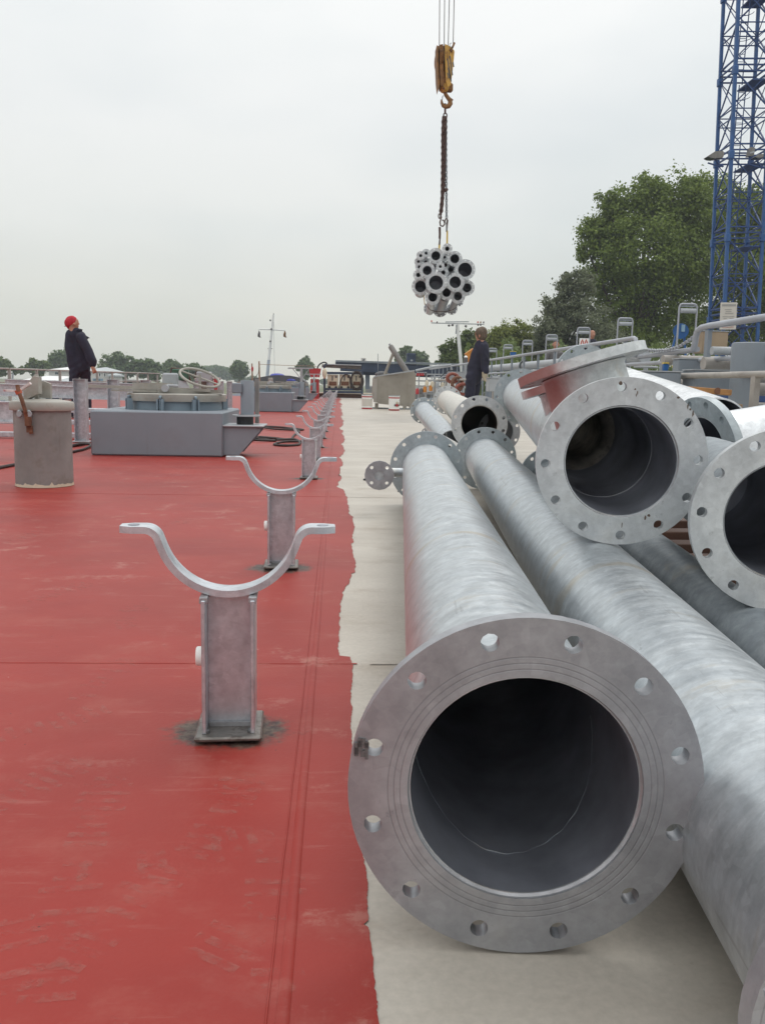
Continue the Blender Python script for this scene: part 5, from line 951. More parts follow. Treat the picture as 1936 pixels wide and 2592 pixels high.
def flood(label, px, py, s_, left):
    c = atY(px, py, Yt-.9); t = thing('flood_lamp', label, 'flood lamp', c, 'floodlights on the crane tower'); u = np.array([s_, 0, 0]); m_ = paint('lamp_housing', (.20, .19, .175), .5, .15, 6)
    if left: part('housing', MB().prism([(-.95, -.22), (-.3, .22), (.38, .26), (.5, .05), (.42, -.28), (-.3, -.36), (-.7, -.34)], c+np.array([0, -.2, 0]), u, (0, 0, s_), (0, .4, 0)), m_, t); part('glass', MB().prism([(-.93, -.25), (-.66, -.36), (-.3, -.385), (-.3, -.37), (-.68, -.34)], c+np.array([0, -.19, 0]), u, (0, 0, s_), (0, .38, 0)), GLASS, t); part('bracket', MB().tube([c+np.array([-.05, 0, -.12]), c+np.array([.1, 0, -.32]), c+np.array([.32, .1, -.36])], .04, 8).tube([c+np.array([-.3, 0, -.28]), c+np.array([.2, 0, -.4])], .03, 6), TBLUED, t)
    else: part('housing', MB().prism([(-.3, -.55), (-.1, .5), (.4, .36), (.3, -.5)], c+np.array([0, -.15, 0]), u, (0, 0, s_), (0, .3, 0)), m_, t); part('rim', MB().beam(c+np.array([-.07, -.17, -.07]), c+np.array([.09, -.17, -.03]), .02, .05), GREYL, t); part('bracket', MB().cyl(c-np.array([0, 0, .45]), c-np.array([0, 0, .12]), .04, 8), TBLUED, t)
flood('wide floodlight sticking out left of the crane tower', 1812, 393, .42, True); flood('small upright floodlight on the tower face', 1897, 385, .30, False); flood('small floodlight at the right leg of the tower', 1918, 397, .22, True)
c = atY(1722, 838, 28); t = thing('cable_reel', 'bright blue hose reel on a stand at the foot of the trees', 'hose reel', c-np.array([0, 0, 1.6])); part('drum', MB().lathe([(.0001, -.12), (.24, -.12), (.24, -.09), (.14, -.08), (.14, .08), (.24, .09), (.24, .12), (.0001, .12)], 32, c, (.35, 1, .1)), BBLUE, t)
for dx in (-.42, .32): part('stand_leg', MB().beam(c+np.array([dx*.3, 0, 0]), c+np.array([dx, 0, -1.5]), .06), BBLUE, t)
part('meter', MB().box(c+np.array([.0, -.18, .08]), (.1, .06, .22)), SIGNB, t)
t = thing('tower_cabinet', 'blue steel plinth and motor box at the base of the crane tower', 'machine base', (Tb[0], Yt, 0)); part('plinth', MB().box((Tb[0], Yt, .55), (2.3, 2.2, .6), bev=.03), TBLUED, t); part('motor', MB().box((Tb[0]-.5, Yt-1.2, 1.4), (.35, .3, .5), bev=.03), TBLUE, t)
for s_ in (-1, 1): part('strut', MB().beam((Tb[0]+s_*1.5, Yt-.9, .9), TP(3 if s_ < 0 else 0, 2.4), .09), TBLUE, t)

# ================================================================ HOISTED BUNDLE
Yb = 16.7; Q8 = lambda x, y, dy=0.0: atY(1020+x*.12712, 580+y*.12712, Yb+dy); s8 = .12712/ppm(Yb); dirb = nz(ray(1052, 962)); BG = 'pipes in the hanging bundle'
bun = [(878, 390, 100, 42, 6, 0, 'small pipe on top of the hanging bundle, under the yellow sling'), (652, 530, 150, 85, 8, .05, 'medium pipe at the upper middle of the hanging bundle'), (1028, 590, 145, 85, 8, .1, 'medium pipe at the upper right of the hanging bundle'),
       (1232, 808, 200, 135, 12, .03, 'largest bored pipe at the right side of the hanging bundle'), (480, 822, 155, 85, 8, -.05, 'medium pipe left of the middle of the hanging bundle'), (655, 1065, 207, 135, 12, -.22, 'big front pipe at the centre of the hanging bundle'),
       (1037, 1057, 180, 112, 12, -.12, 'large pipe right of the centre of the hanging bundle'), (348, 1142, 172, 108, 12, .1, 'large pipe at the lower left edge of the hanging bundle'), (1272, 1168, 148, 85, 8, .15, 'medium pipe at the lower right edge of the hanging bundle'),
       (865, 1263, 150, 83, 8, .02, 'medium pipe at bottom centre of the hanging bundle'), (590, 1355, 150, 83, 8, .0, 'lowest medium pipe at the bottom left of the hanging bundle'), (1090, 1335, 142, 80, 8, .1, 'short open pipe with bright inside at the bottom right of the hanging bundle'),
       (302, 913, 100, 42, 6, .0, 'small pipe at the left edge of the hanging bundle, above the large left one'), (350, 528, 85, 27, 4, .0, 'tiny pipe at the upper left corner of the hanging bundle'), (458, 478, 82, 26, 4, .12, 'tiny pipe second from the left in the top row of the bundle'),
       (306, 650, 80, 26, 4, .12, 'tiny pipe at the left edge, second row of the hanging bundle'), (452, 650, 78, 26, 4, .2, 'tiny pipe inside the second row of the hanging bundle'), (322, 752, 80, 28, 4, .05, 'tiny pipe at the left edge, third row of the hanging bundle'),
       (740, 745, 85, 27, 4, -.1, 'tiny pipe in front at the heart of the hanging bundle'), (822, 560, 72, 26, 4, .2, 'tiny pipe between the two upper medium pipes of the bundle'), (800, 868, 105, 40, 6, .05, 'small pipe just above the big centre pipe of the bundle'), (842, 715, 85, 38, 6, .25, 'small pipe set back in the heart of the hanging bundle'), (945, 800, 100, 52, 6, .8, 'pipe deep inside the bundle, left of the largest bored pipe'), (625, 715, 85, 42, 6, .8, 'pipe deep inside the bundle, above the big centre pipe'), (940, 930, 90, 45, 6, .9, 'pipe deep inside the bundle, between the two largest lower pipes')]
for i, (x, y, rf, rb, nh, dy, lb) in enumerate(bun):
    a = Q8(x, y, dy); sc_ = (Yb+dy)/Yb; Rf = rf*s8*sc_; r_ = (rb+7)*s8*sc_; low = i in (9, 10, 11); ln = 3.4 if low else (.75+.12*(i % 4)); 
    if i == 11: ln = .55
    pipe(lb, a, a+dirb*ln, Rf, r_, nh, ZB if i % 3 else ZW, FC, bore=BORE if i != 11 else ZW, t=.022, hole=.011 if nh > 4 else .009, off=OFFR*(i % 3), n=32, seg=16, group=BG, weld=False, ends=(1, 0), wall=.006, dark_end=(i != 11))
for i, (x, y, rf, lb) in enumerate(((525, 1585, 112, 'rear flange at the lower left under the hanging bundle'), (740, 1605, 142, 'rear flange at the very bottom of the hanging bundle'), (968, 1592, 108, 'rear flange at the lower right under the hanging bundle'), (1112, 1450, 84, 'small rear flange behind the open pipe of the bundle'))):
    b = Q8(x, y, 3.6); sc_ = (Yb+3.6)/Yb; Rf = rf*s8*sc_; a = b-dirb*3.3
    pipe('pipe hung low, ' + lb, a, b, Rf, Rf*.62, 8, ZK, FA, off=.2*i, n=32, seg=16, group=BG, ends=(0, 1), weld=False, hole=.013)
mb = MB(); pts = [Q8(x, y, 1.2) for x, y in ((400, 1300), (430, 1480), (540, 1610), (640, 1640), (860, 1640), (980, 1610), (1060, 1560))]; 
solo('lashing_wire', MB().tube(pts, .007, 5), RUSTD, 'thin lashing wire round the underside of the hanging bundle', 'wire')
mb = MB().tube([Q8(410, 1310, .4), Q8(430, 1500, 1.2)], .007, 5); solo('lashing_strap', mb, SLINGY, 'thin yellow strap end at the lower left of the bundle', 'strap')
pb = lambda x, y, dy=.3: atY(x, y, Yb+dy)
mb = MB(); mb.k = 0; mb.prism([(-.011, 0), (.014, 0), (.023, .14), (.030, .22), (-.004, .22), (-.014, .14)], pb(1130, 586.5), (1, 0, 0), (0, 0, 1), (0, .03, 0)); mb.k = 1; mb.prism([(-.016, 0), (.014, 0), (.010, .24), (-.018, .24)], pb(1131.5, 617), (1, 0, 0), (0, 0, 1), (0, .02, 0))
solo('lifting_sling', mb, [SLINGG, SLINGY], 'right lifting sling, grey above and yellow below, holding the bundle', 'sling')
mb = MB(); mb.k = 0; mb.tube([pb(1112.5, 575), pb(1113, 592), pb(1112.5, 604)], .022, 8); mb.tube([pb(1112.5, 604), pb(1110.5, 622)], .010, 6); mb.tube([pb(1113.5, 604), pb(1112.8, 622)], .010, 6); mb.k = 1; mb.tube([pb(1112, 620), pb(1111, 634)], .018, 8); solo('lifting_sling', mb, [RUSTD, SLINGY], 'left lifting sling, dark chain grip above short yellow loop', 'sling')
lc = thing('lifting_chains', 'bunch of rusty lifting chains hanging from the crane hook to the bundle', 'chains', pb(1124, 280))
chs = [[(1124, 300), (1122, 360), (1121.5, 420), (1120, 480), (1117, 520), (1115, 545)], [(1127, 300), (1126, 360), (1125, 420), (1123, 470), (1120, 510), (1117, 540)], [(1121, 300), (1119.5, 350), (1119.5, 400), (1119, 450), (1118, 500), (1114, 540)], [(1129, 300), (1128.5, 380), (1129, 440), (1129.5, 500), (1130, 550)], [(1123, 330), (1121, 400), (1120, 470), (1119, 530)], [(1126, 330), (1127, 380), (1126, 430)]]
for i, c_ in enumerate(chs): chain('grey thinner chain at the right' if i == 3 else None, [pb(x, y, .3+.02*i) for x, y in c_], .062 if i != 3 else .055, .012 if i != 3 else .010, RUSTD if i != 3 else ZK, parent=lc)
mb = MB()
for i in range(16): x, y = 1124+RNG.normal()*2.6, 299+i*2.3; mb.ball(pb(x, y, .3+RNG.normal()*.03), .028, 7, (1, 1, 1.3))
part('chain_bunch', mb, RUSTD, lc)
part('master_link', MB().tube([pb(1126.5+4.2*math.cos(a), 293+7*math.sin(a), .3) for a in np.linspace(0, 6.28, 14, endpoint=False)], .013, 6, closed=True), RUSTD, lc); part('shackle_bar', MB().beam(pb(1126.3, 262), pb(1126.3, 288), .034, .03), RUSTD, lc)
part('chain_hook', MB().tube([pb(1119, 556), pb(1124, 560), pb(1125, 568), pb(1120, 573), pb(1114.5, 571), pb(1113, 563), pb(1115, 556), pb(1117, 548)], .014, 8), RUSTD, lc); part('shackle', MB().tube([pb(1129.5, 552), pb(1133, 560), pb(1130, 567), pb(1125, 563), pb(1127, 555)], .013, 8, closed=True), RUSTD, lc); part('loop_link', MB().tube([pb(1112+2.4*math.cos(a), 547+6*math.sin(a)) for a in np.linspace(0, 6.28, 12, endpoint=False)], .011, 6, closed=True), RUSTD, lc)
part('shortener', MB().ball(pb(1127.5, 481), .035, 10).ball(pb(1131, 480), .025, 8), RUSTD, lc)
# hook block
hb = thing('crane_hook_block', 'rusty yellow crane hook block hanging on four cables', 'hook block', pb(1127, 190)); q = lambda px, py, dy=.3: atY(px, py, Yb+dy)
k_ = 1/ppm(Yb)
def cheek(pl, dy, th_, m_, nm, parent=hb):
    p0 = q(*pl[0], dy); return part(nm, MB().prism([((x-pl[0][0])*k_, -(y-pl[0][1])*k_) for x, y in pl], p0, (1, 0, 0), (0, 0, 1), (0, th_, 0)), m_, parent, smooth=0)
ckr = [(1126, 111), (1136, 115), (1148, 124), (1149.5, 128), (1147, 165), (1143, 203), (1136, 209), (1131, 195), (1127.5, 150)]
ys0 = math.radians(0)
cheek(ckr, .12, .028, YEL, 'cheek_plate')
for pl in ([(1105.5, 114), (1109, 116), (1110, 150), (1115, 205), (1112.5, 215), (1109, 190), (1106, 150)], [(1112.5, 113), (1117, 112), (1118.5, 150), (1121, 205), (1118, 208), (1115, 170)], [(1117.6, 112), (1121, 111), (1122.5, 150), (1126, 205), (1122, 208), (1119.5, 170)]): cheek(pl, .16, .30, YELD, 'cheek_plate')
for x in (1110.5, 1123.2): part('sheave', MB().lathe([(.10, -.016), (.20, -.022), (.20, -.014), (.17, 0), (.20, .014), (.20, .022), (.10, .016)], 28, q(x+.6, 150, .30), (1, .25, 0)), YELD, hb)
part('block_body', MB().prism([((x-1108)*k_, -(y-112)*k_) for x, y in ((1107, 116), (1126, 114), (1146, 126), (1143, 200), (1117, 205), (1112, 160))], q(1108, 112, .30), (1, 0, 0), (0, 0, 1), (0, .10, 0)), YELD, hb, smooth=0); part('side_spacer', MB().prism([(0, 0), (.145, -.02), (.10, -.66), (.05, -.70)], q(1107, 118, .42), (1, 0, 0), (0, 0, 1), (0, .06, 0)), YELD, hb)
mb = MB()
for (x0, y0, x1, y1) in ((1132.5, 148, 1143, 200), (1138, 141, 1146, 185), (1134, 171, 1141, 199), (1146, 157, 1148.3, 168), (1132.5, 184, 1136, 196)): mb.prism([(-.011, 0), (.011, 0), ((x1-x0)*k_+.011, -(y1-y0)*k_), ((x1-x0)*k_-.011, -(y1-y0)*k_)], q(x0, y0, .116), (1, 0, 0), (0, 0, 1), (0, .003, 0))
part('hazard_stripe', mb, INK, hb, smooth=0); part('anchor_plate', MB().beam(q(1138, 124, .11), q(1144, 131, .11), .05, .03), RUST, hb); part('wire_wedge', MB().tube([q(1144, 122, .1), q(1150, 108, .1)], .018, 8), YELD, hb); part('wire_loop', MB().tube([q(1141.5+3.5*math.cos(a), 114+5*math.sin(a), .1) for a in np.linspace(.5, 5, 14)], .006, 5), ZK, hb)
part('crosshead', MB().box(q(1118, 210, .3), (.15, .2, .10), bev=.02), YELD, hb); part('swivel', MB().lathe([(.0001, -.10), (.06, -.10), (.085, -.05), (.085, .06), (.0001, .06)], 20, q(1124, 222, .3), (0, 1, 0)), YEL, hb); part('swivel_rear', MB().box(q(1137, 222, .34), (.13, .12, .16), bev=.03), YELD, hb); part('swivel_pin', MB().cyl(q(1122.5, 224, .17), q(1122.5, 224, .22), .022, 12), RUST, hb)
hk = [(1126, 234), (1128, 240), (1133, 247), (1138.5, 254), (1139.5, 262), (1135, 268.5), (1128, 270.5), (1121.5, 267.5), (1118, 261), (1117, 252)]
part('hook', MB().tube([q(*p) for p in hk], [.035, .036, .038, .042, .046, .046, .042, .036, .026, .014], 12), YELD, hb); part('hook_tip_guard', MB().beam(q(1137, 247), q(1146, 254), .03, .02), RUST, hb); part('latch', MB().tube([q(1121, 242), q(1119.5, 246), q(1119, 252)], .008, 6), ZK, hb)
for i, (x0, x1) in enumerate(((1111.5, 1112.5), (1123.5, 1125), (1134, 1137), (1146.5, 1149))):
    part('hoist_cable', MB().tube([q(x0, 160 if i < 2 else 116, .24), q(x1, 0, .24), q(x1+(x1-x0)*3, -500, .24)], .0075, 6), paint('wire_rope', (.12, .10, .095), .5, .1) if i == 0 else bpy.data.materials['wire_rope'], hb)

# ================================================================ PEOPLE
def skinmesh(chunks, vox, smooth_it=4):
    mb = MB()
    for p0, p1, r0, r1, fl in chunks:
        p0 = np.array(p0, float); p1 = np.array(p1, float); n_ = max(2, int(np.linalg.norm(p1-p0)/(min(r0, r1)*.35))+1)
        for i in range(n_): s_ = i/(n_-1); mb.ball(p0+(p1-p0)*s_, r0+(r1-r0)*s_, 12, (1, fl, 1))
    me = mesh('tmp', mb, [], 0); o = bpy.data.objects.new('tmp', me); COL.objects.link(o)
    m1 = o.modifiers.new('r', 'REMESH'); m1.mode = 'VOXEL'; m1.voxel_size = vox; m2 = o.modifiers.new('s', 'SMOOTH'); m2.factor = .5; m2.iterations = smooth_it
    dg = bpy.context.evaluated_depsgraph_get(); ev = o.evaluated_get(dg); nm = bpy.data.meshes.new_from_object(ev, depsgraph=dg); bpy.data.objects.remove(o); bpy.data.meshes.remove(me)
    return nm
def fpart(name, chunks, vox, mat, t, label=None, sm=4):
    me = skinmesh(chunks, vox, sm); me.materials.clear(); me.materials.append(mat); me.polygons.foreach_set('use_smooth', [True]*len(me.polygons))
    co = np.empty(len(me.vertices)*3); me.vertices.foreach_get('co', co); co = co.reshape(-1, 3)
    if mat is NAVYC:                                   # loose cloth: folds pressed into the surface
        nr = np.empty(len(me.vertices)*3); me.vertices.foreach_get('normal', nr); nr = nr.reshape(-1, 3); X, Y_, Zv = co.T
        co = co + nr*(.006*np.sin(11*Zv+24*X+5*np.sin(9*X+6*Zv))*np.sin(5*Zv+13*Y_+2)+.003*np.sin(21*Zv-37*X+6*np.sin(8*Zv)))[:, None]
    me.vertices.foreach_set('co', (co-OFF[t]).ravel()); me.update()
    o = bpy.data.objects.new(name, me); COL.objects.link(o); o.parent = t; OFF[o] = OFF[t]; return tag(o, label)
# worker in the red cap, head thrown back, body turned to the right
W = lambda x, y, dy=0.: atY(150+x*.13115, 780+y*.13115, 14.78+dy); u = .13115/ppm(14.78)
t = thing('person', 'worker in navy overalls and red cap, head tilted back, watching the bundle', 'person', gnd(190, 1058))
hand = lambda wr, tip, s_: [(wr, tip, .036*s_, .034*s_, .7)]
fpart('body', [(W(255, 300), W(235, 262), 92*u, 98*u, .85), (W(300, 330), W(318, 290), 62*u, 60*u, .9), (W(262, 350), W(275, 470, .0), 66*u, 75*u, 1), (W(375, 302), W(392, 303), 17*u, 13*u, .8), (W(362, 350), W(358, 372), 24*u, 20*u, .9), (W(335, 245), W(352, 262), 40*u, 32*u, .9), (W(297, 305, -.07), W(304, 330, -.07), 20*u, 16*u, .6),
      (W(300, 560), W(340, 1100), 105*u, 100*u, .7), (W(440, 560, -.15), W(560, 880, -.17), 50*u, 42*u, 1), (W(560, 880, -.17), W(655, 1150, -.22), 42*u, 34*u, 1), (W(655, 1150, -.22), W(680, 1205, -.22), 38*u, 42*u, .7), (W(300, 1200, -.05), W(278, 2060, -.06), 58*u, 42*u, .9), (W(490, 1200, .08), W(572, 2020, .12), 58*u, 42*u, .9)]
      + [(W(665+k*15, 1210, -.24+.02*k), W(650+k*22, 1262-abs(k-1)*8, -.25+.02*k), 13*u, 10*u, 1) for k in range(4)]+[(W(700, 1180, -.24), W(728, 1228, -.25), 14*u, 10*u, 1)], .009, SKIN, t)
fpart('coverall', [(W(275, 545, .02), W(250, 760, .02), 150*u, 150*u, .85), (W(300, 440), W(350, 470), 80*u, 85*u, .9), (W(400, 560), W(450, 760), 120*u, 150*u, .85), (W(250, 760), W(330, 1120), 140*u, 145*u, .85), (W(450, 760), W(460, 1160), 150*u, 140*u, .85), (W(330, 1120), W(275, 1420, -.06), 130*u, 78*u, .9), (W(275, 1420, -.06), W(280, 2050, -.06), 78*u, 62*u, 1), (W(480, 1160), W(535, 1450, .1), 125*u, 80*u, .9), (W(535, 1450, .1), W(572, 2040, .12), 80*u, 62*u, 1),
      (W(430, 560, -.14), W(560, 820, -.17), 95*u, 92*u, 1), (W(560, 820, -.17), W(640, 1020, -.2), 92*u, 84*u, 1), (W(640, 1020, -.2), W(655, 1090, -.21), 84*u, 62*u, 1), (W(230, 560, .2), W(300, 900, .22), 75*u, 60*u, 1), (W(300, 900, .22), W(460, 1100, .15), 60*u, 50*u, 1), (W(380, 430, -.03), W(450, 415, -.03), 34*u, 16*u, 1.6), (W(540, 560), W(596, 580), 26*u, 12*u, 1.5)], .013, NAVYC, t)
fpart('cap', [(W(232, 262), W(205, 285), 108*u, 98*u, .9), (W(190, 330), W(190, 385), 55*u, 24*u, .9), (W(250, 240), W(285, 225), 92*u, 62*u, .95)], .008, CAPR, t); fpart('cap_tie', [(W(130, 350), W(100, 348), 9*u, 5*u, 1)], .004, INK, t)
for x, dy in ((290, -.06), (585, .12)): fpart('boot', [(W(x, 2080, dy), W(x+25, 2085, dy-.02), 52*u, 45*u, 1), (W(x+20, 2092, dy), W(x+75, 2100, dy), 36*u, 30*u, 1)], .01, INK, t)
# worker looking left, gloved hand behind him
W = lambda x, y, dy=0.: atY(1080+x*.13317, 780+y*.13317, 16.2+dy); u = .13317/ppm(16.2)
t = thing('person', 'brown haired worker in navy overalls and work gloves, leaning back and looking left', 'person', gnd(1196, 1068))
fpart('body', [(W(1035, 480), W(1045, 510), 98*u, 95*u, .9), (W(985, 535), W(990, 575), 58*u, 52*u, .9), (W(948, 540), W(944, 548), 16*u, 14*u, .7), (W(1010, 540), W(1030, 680), 68*u, 80*u, 1), (W(960, 470), W(955, 500), 45*u, 40*u, .9), (W(1000, 520, -.11), W(996, 548, -.11), 22*u, 16*u, .5), (W(1020, 760), W(910, 1250), 105*u, 100*u, .7), (W(860, 1300, -.03), W(802, 2120, -.05), 70*u, 48*u, .9), (W(945, 1300, .12), W(882, 2120, .18), 70*u, 48*u, .9), (W(1080, 760, -.15), W(1110, 1180, -.15), 55*u, 40*u, 1)], .009, SKIN, t)
fpart('coverall', [(W(1030, 740), W(1010, 860), 135*u, 150*u, .85), (W(1080, 720), W(1085, 900), 95*u, 105*u, .95), (W(1015, 860), W(930, 1120), 165*u, 170*u, .85), (W(930, 1120), W(890, 1320), 170*u, 150*u, .85), (W(850, 1300, -.05), W(815, 1640, -.05), 115*u, 95*u, .95), (W(815, 1640, -.05), W(800, 2110, -.05), 95*u, 75*u, 1), (W(950, 1280, .12), W(900, 1640, .15), 115*u, 95*u, .95), (W(900, 1640, .15), W(880, 2110, .18), 95*u, 75*u, 1), (W(1020, 640), W(1060, 650), 72*u, 60*u, 1.1),
      (W(1085, 740, -.12), W(1110, 960, -.17), 85*u, 88*u, 1), (W(1110, 960, -.17), W(1105, 1150, -.17), 88*u, 74*u, 1), (W(1105, 1150, -.17), W(1112, 1185, -.17), 78*u, 76*u, 1), (W(960, 740, .15), W(870, 1000, .15), 70*u, 62*u, 1), (W(870, 1000, .15), W(850, 1180, .1), 62*u, 52*u, 1)], .013, NAVYC, t)
fpart('hair', [(W(1050, 450), W(1065, 520), 100*u, 85*u, .95), (W(1000, 445), W(1030, 430), 78*u, 70*u, .9), (W(1060, 560), W(1060, 585), 66*u, 50*u, .95), (W(1015, 470, -.03), W(1035, 545, -.03), 92*u, 78*u, .9)], .008, HAIR, t)
fpart('glove', [(W(1095, 1225, -.17), W(1100, 1300, -.18), 56*u, 54*u, .7), (W(1070, 1225, -.2), W(1062, 1290, -.2), 22*u, 17*u, 1)]+[(W(1085+k*26, 1320, -.2+.015*k), W(1098+k*22, 1385-abs(k-1)*10, -.21+.015*k), 18*u, 15*u, 1) for k in range(4)], .007, GLOVE, t)
for x, dy in ((795, -.05), (880, .18)): fpart('boot', [(W(x, 2125, dy), W(x-30, 2135, dy), 60*u, 55*u, 1), (W(x-30, 2145, dy), W(x-95, 2150, dy), 44*u, 36*u, 1)], .012, INK, t)
def bystander(label, px, py, Y, turn, hair=True, shirt=INK, arm=False):
    c = atY(px, py, Y); zf = c[2]-1.62; t = thing('person', label, 'person', (c[0], Y, zf)); f = np.array([math.sin(turn), -math.cos(turn), 0]); s_ = np.array([math.cos(turn), math.sin(turn), 0]); z = np.array([0, 0, 1.])
    at_ = lambda a, b, h: c+s_*a+f*b+z*h
    fpart('body', [(at_(0, 0, .03), at_(0, .01, .0), .082, .078, 1), (at_(0, .03, -.04), at_(0, .035, -.07), .062, .05, 1), (at_(0, .09, -.01), at_(0, .095, -.03), .014, .016, 1), (at_(0, 0, -.08), at_(0, -.01, -.2), .055, .065, 1), (at_(-.085, 0, -.0), at_(-.085, 0, -.03), .018, .014, 1), (at_(.085, 0, 0), at_(.085, 0, -.03), .018, .014, 1), (at_(0, 0, -.3), at_(0, 0, -.7), .13, .12, .8), (at_(-.22, 0, -.3), at_(-.27, .05, -.6), .045, .04, 1), (at_(-.27, .05, -.6), at_(-.22, .2, -.72), .038, .032, 1), (at_(-.22, .2, -.72), at_(-.19, .27, -.75), .04, .03, 1), (at_(.22, 0, -.3), at_(.27, .0, -.8), .045, .035, 1), (at_(.27, 0, -.8), at_(.27, .01, -.9), .036, .03, 1), (at_(-.09, 0, -.75), at_(-.1, 0, -1.58), .08, .05, 1), (at_(.09, 0, -.75), at_(.1, 0, -1.58), .08, .05, 1)], .012, SKIN, t)
    fpart('shirt', [(at_(-.15, 0, -.25), at_(.15, 0, -.25), .075, .075, 1), (at_(0, 0, -.28), at_(0, 0, -.72), .165, .15, .85), (at_(-.2, 0, -.27), at_(-.25, .02, -.48), .068, .062, 1), (at_(.2, 0, -.27), at_(.25, 0, -.48), .068, .062, 1)], .014, shirt, t); fpart('trousers', [(at_(0, 0, -.72), at_(0, 0, -.85), .16, .15, .85), (at_(-.09, 0, -.85), at_(-.1, 0, -1.58), .095, .075, 1), (at_(.09, 0, -.85), at_(.1, 0, -1.58), .095, .075, 1)], .015, INK, t)
    if hair: fpart('hair', [(at_(0, -.02, .05), at_(0, -.03, .03), .085, .08, 1), (at_(-.04, .02, .085), at_(.04, .02, .085), .045, .045, 1)], .01, INK, t)
    for s2 in (-1, 1):
        fpart('shoe', [(at_(s2*.1, 0, -1.59), at_(s2*.1, .14, -1.6), .05, .04, 1)], .014, BLACK, t)
    return zf
z1 = bystander('sunburnt bald man in dark shirt beside the white board, beyond the handrail', 1498, 846, 24.5, R(15), False, NAVYC); z2 = bystander('dark haired man in dark shirt beside a roller frame, beyond the handrail', 1406, 872, 24.0, R(-8))
solo('step_platform', MB().box((atY(1498, 846, 24.5)[0], 24.5, (z1-.02)/2+.03), (1.0, 1.2, max(.05, z1-.06)), bev=.01), GREY, 'grey steel step under the sunburnt man beyond the handrail', 'step')
solo('side_deck', MB().box((6.0, 20, -.2), (3.3, 44, .5), bev=.02), GREY, kind='structure')

# ================================================================ FAR BANK: buildings, boats
def bld(label, Y, x0, x1, yr, ye, yb, hip, wallm, roofm, dep=8, wins=(), signs=(), doors=()):
    a = atY(x0, ye, Y); b = atY(x1, ye, Y); zb = atY(x0, yb, Y)[2]; ze = a[2]; zr = atY((x0+x1)/2, yr, Y)[2]; x0w, x1w = a[0], b[0]; c = ((x0w+x1w)/2, Y+dep/2, zb)
    t = thing('waterside_building', label, 'building', c); part('wall', MB().box(((x0w+x1w)/2, Y+dep/2, (zb+ze)/2), (x1w-x0w, dep, ze-zb)), wallm, t)
    o = .35; h0, h1 = hip; part('roof', MB().add([(x0w-o, Y-o, ze), (x1w+o, Y-o, ze), (x1w+o, Y+dep+o, ze), (x0w-o, Y+dep+o, ze), (x0w+h0, Y+dep/2, zr), (x1w-h1, Y+dep/2, zr), (x0w-o, Y-o, ze-.25), (x1w+o, Y-o, ze-.25), (x1w+o, Y+dep+o, ze-.25), (x0w-o, Y+dep+o, ze-.25)], [(0, 1, 5, 4), (1, 2, 5), (2, 3, 4, 5), (3, 0, 4), (6, 7, 1, 0), (7, 8, 2, 1), (8, 9, 3, 2), (9, 6, 0, 3), (9, 8, 7, 6)]), roofm, t, smooth=0)
    for (p0, q0, p1, q1) in wins:
        A = atY(p0, q0, Y); B = atY(p1, q1, Y); f = part('window', MB().box(((A[0]+B[0])/2, Y-.06, (A[2]+B[2])/2), (B[0]-A[0]+.16, .12, A[2]-B[2]+.16)), WHITE, t); part('pane', MB().box(((A[0]+B[0])/2, Y-.125, (A[2]+B[2])/2), (B[0]-A[0], .03, A[2]-B[2])), GLASS, f)
    for (p0, q0, p1, q1) in doors: A = atY(p0, q0, Y); B = atY(p1, q1, Y); part('door', MB().box(((A[0]+B[0])/2, Y-.05, (A[2]+B[2])/2), (B[0]-A[0], .1, A[2]-B[2])), paint('shed_door', (.08, .12, .15), .4, .2) if 'shed_door' not in bpy.data.materials else bpy.data.materials['shed_door'], t)
    for (p0, q0, p1, q1, m_) in signs: A = atY(p0, q0, Y); B = atY(p1, q1, Y); part('sign_panel', MB().box(((A[0]+B[0])/2, Y-.1, (A[2]+B[2])/2), (B[0]-A[0], .08, A[2]-B[2])), m_, t)
    return t
bld('two storey white building with grey roof and blue sign, right of the red capped worker', 150, 205, 276, 928, 938, 992, (3, 1.5), WALLW, ROOFG, 9, wins=((252, 945, 255.5, 953), (265, 945, 268, 953)), signs=((236, 958, 262, 967, SIGNB), (238, 960.5, 256, 963.5, TBLUED)), doors=((238, 973, 262, 990), (266, 974, 272, 990)))
bld('white roofed hall behind the low shed, left of the red capped worker', 165, 124, 205, 925, 936, 985, (3.6, 1), WALLW, ROOFW, 10, wins=((140, 942, 150, 948),))
bld('low white roofed shed with yellow sign, far left bank', 140, 66, 168, 951, 961, 992, (2.0, 1), WALLW, ROOFW, 8, wins=((125, 981, 128, 990), (152, 983, 156, 990)), signs=((106, 967, 131, 973, SIGNY), (149, 967, 158, 972, SIGNY)), doors=())
bld('lower grey lean-to beside the low shed', 138, 148, 178, 954, 965, 992, (1, .6), GREYL, ROOFG, 6)
bld('small pale annex at the right end of the white building', 149, 278, 288, 944, 949, 990, (.3, .3), WALLW, ROOFG, 6)
bld('long low dark shed on the far bank behind the port railing', 160, 312, 336, 960, 962, 985, (.3, .3), paint('dark_shed', (.12, .115, .10), .8, .2), TAUPE, 6)
for i, (px, py, m_) in enumerate(((33, 948, GREYL), (17.5, 962, GREYL))): solo('bank_post', MB().cyl(atY(px, 975, 120), atY(px, py-3, 120), .14, 8), m_, ['taller pale post on the far bank, left edge', 'shorter pale post on the far bank, left edge'][i], 'post')
c = atY(25, 941.5, 119); solo('bank_sign', MB().box(c, (.75, .06, .22)), WHITE, 'small white board on the far bank at the left edge', 'sign')
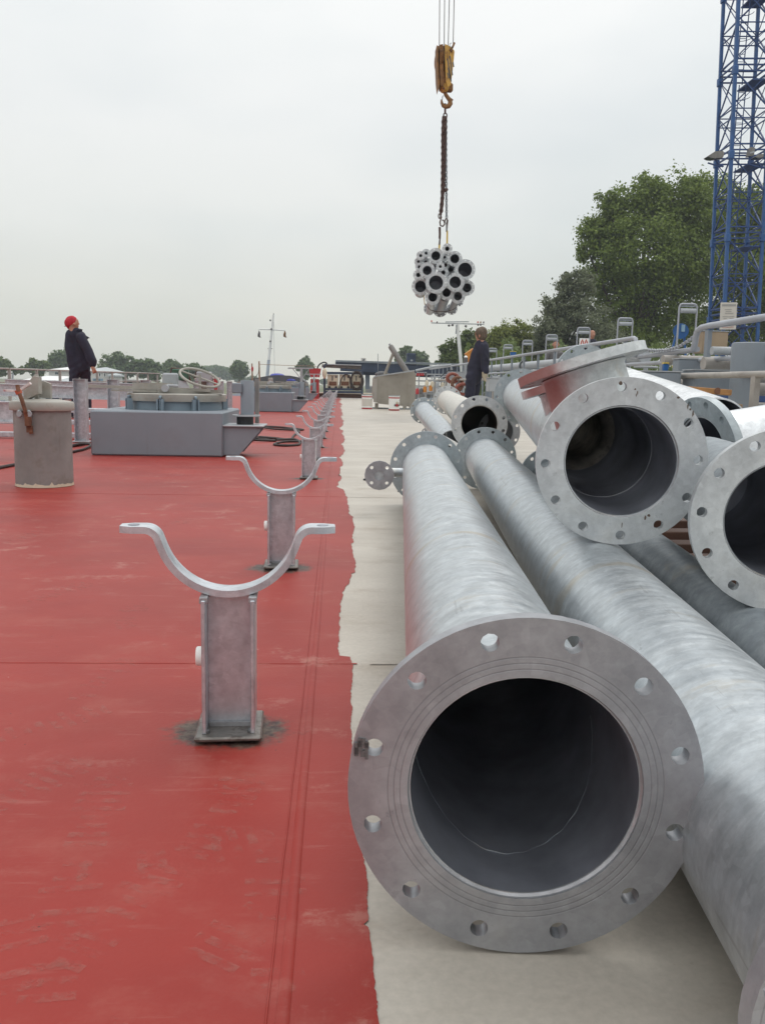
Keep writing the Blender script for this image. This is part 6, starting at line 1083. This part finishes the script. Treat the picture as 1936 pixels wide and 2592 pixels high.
def boat(label, px0, px1, py, Y, hm, cab):
    a = atY(px0, py, Y); b = atY(px1, py, Y); Lb = b[0]-a[0]; h = Lb*.16; c = (a+b)/2; c[2] = -2.25; t = thing('moored_boat', label, 'boat', c)
    out = [(-.5, -.14), (.25, -.15), (.5, 0), (.25, .15), (-.5, .14)]; V = [(c[0]+x*Lb, Y+y*Lb, -2.2+h*(1+.35*max(0, x))) for x, y in out]+[(c[0]+x*Lb*.86, Y+y*Lb*.7, -2.5) for x, y in out]
    part('hull', MB().add(V, [(0, 1, 2, 3, 4), (9, 8, 7, 6, 5)]+[(i, 5+i, 5+(i+1) % 5, (i+1) % 5) for i in range(5)]), hm, t, smooth=0); part('stripe', MB().beam((c[0]-.49*Lb, Y-.145*Lb, -2.2+h*.9), (c[0]+.25*Lb, Y-.155*Lb, -2.2+h*.97), .05, h*.18), WHITE if hm is not WHITE else TBLUED, t)
    f = part('cabin', MB().box((c[0]-.05*Lb, Y, -2.2+h*1.35), (Lb*cab, Lb*.2, h*.8), bev=.06), WHITE, t); part('windscreen', MB().box((c[0]-.05*Lb+Lb*cab*.5, Y, -2.2+h*1.45), (.06, Lb*.17, h*.5)), GLASS, t)
boat('small white motor boat with red stripe near the left edge', 12, 44, 990, 92, WHITE, .35); boat('dark blue hull moored at the left edge', -30, 14, 990, 95, TBLUED, .3); boat('white motor boat below the blue signed building', 232, 268, 985, 100, WHITE, .4); boat('grey and white dinghy right of the white motor boat', 272, 296, 987, 96, GREYL, .3); boat('dark work boat moored by the low shed', 118, 186, 996, 110, NAVY, .3); boat('low pale boat behind the skip, between rack and skip', 918, 948, 990, 100, GREYL, .4)
# parked cars and crates seen as specks by the shed
for i, (px, py) in enumerate(((160, 988), (172, 986))):
    c = atY(px, py, 130); t = thing('parked_car', ['green parked car in front of the low shed', 'dark parked car right of the green one by the low shed'][i], 'car', c); m_ = BBLUE if i else paint('green_car', (.05, .12, .11), .3, .1); part('body', MB().box(c, (2.6, 1.5, .55), bev=.12), m_, t); part('cabin', MB().box(c+np.array([0, 0, .48]), (1.5, 1.35, .45), bev=.14), GLASS, t)
    for s_ in (-1, 1): part('wheel', MB().cyl(c+np.array([s_*.8, -.78, -.25]), c+np.array([s_*.8, -.66, -.25]), .28, 14), BLACK, t)

# ================================================================ HAZE
if HAZE:
    hm = bpy.data.materials.new('haze_air'); hm.use_nodes = True; tt = hm.node_tree; tt.nodes.clear(); out = tt.nodes.new('ShaderNodeOutputMaterial'); pv = tt.nodes.new('ShaderNodeVolumePrincipled')
    pv.inputs['Color'].default_value = (.86, .93, 1.0, 1); pv.inputs['Density'].default_value = HAZE; pv.inputs['Anisotropy'].default_value = .2; tt.links.new(pv.outputs[0], out.inputs['Volume'])
    solo('haze', MB().box((0, 220, 14), (1000, 760, 38)), hm, kind='stuff', smooth=0)
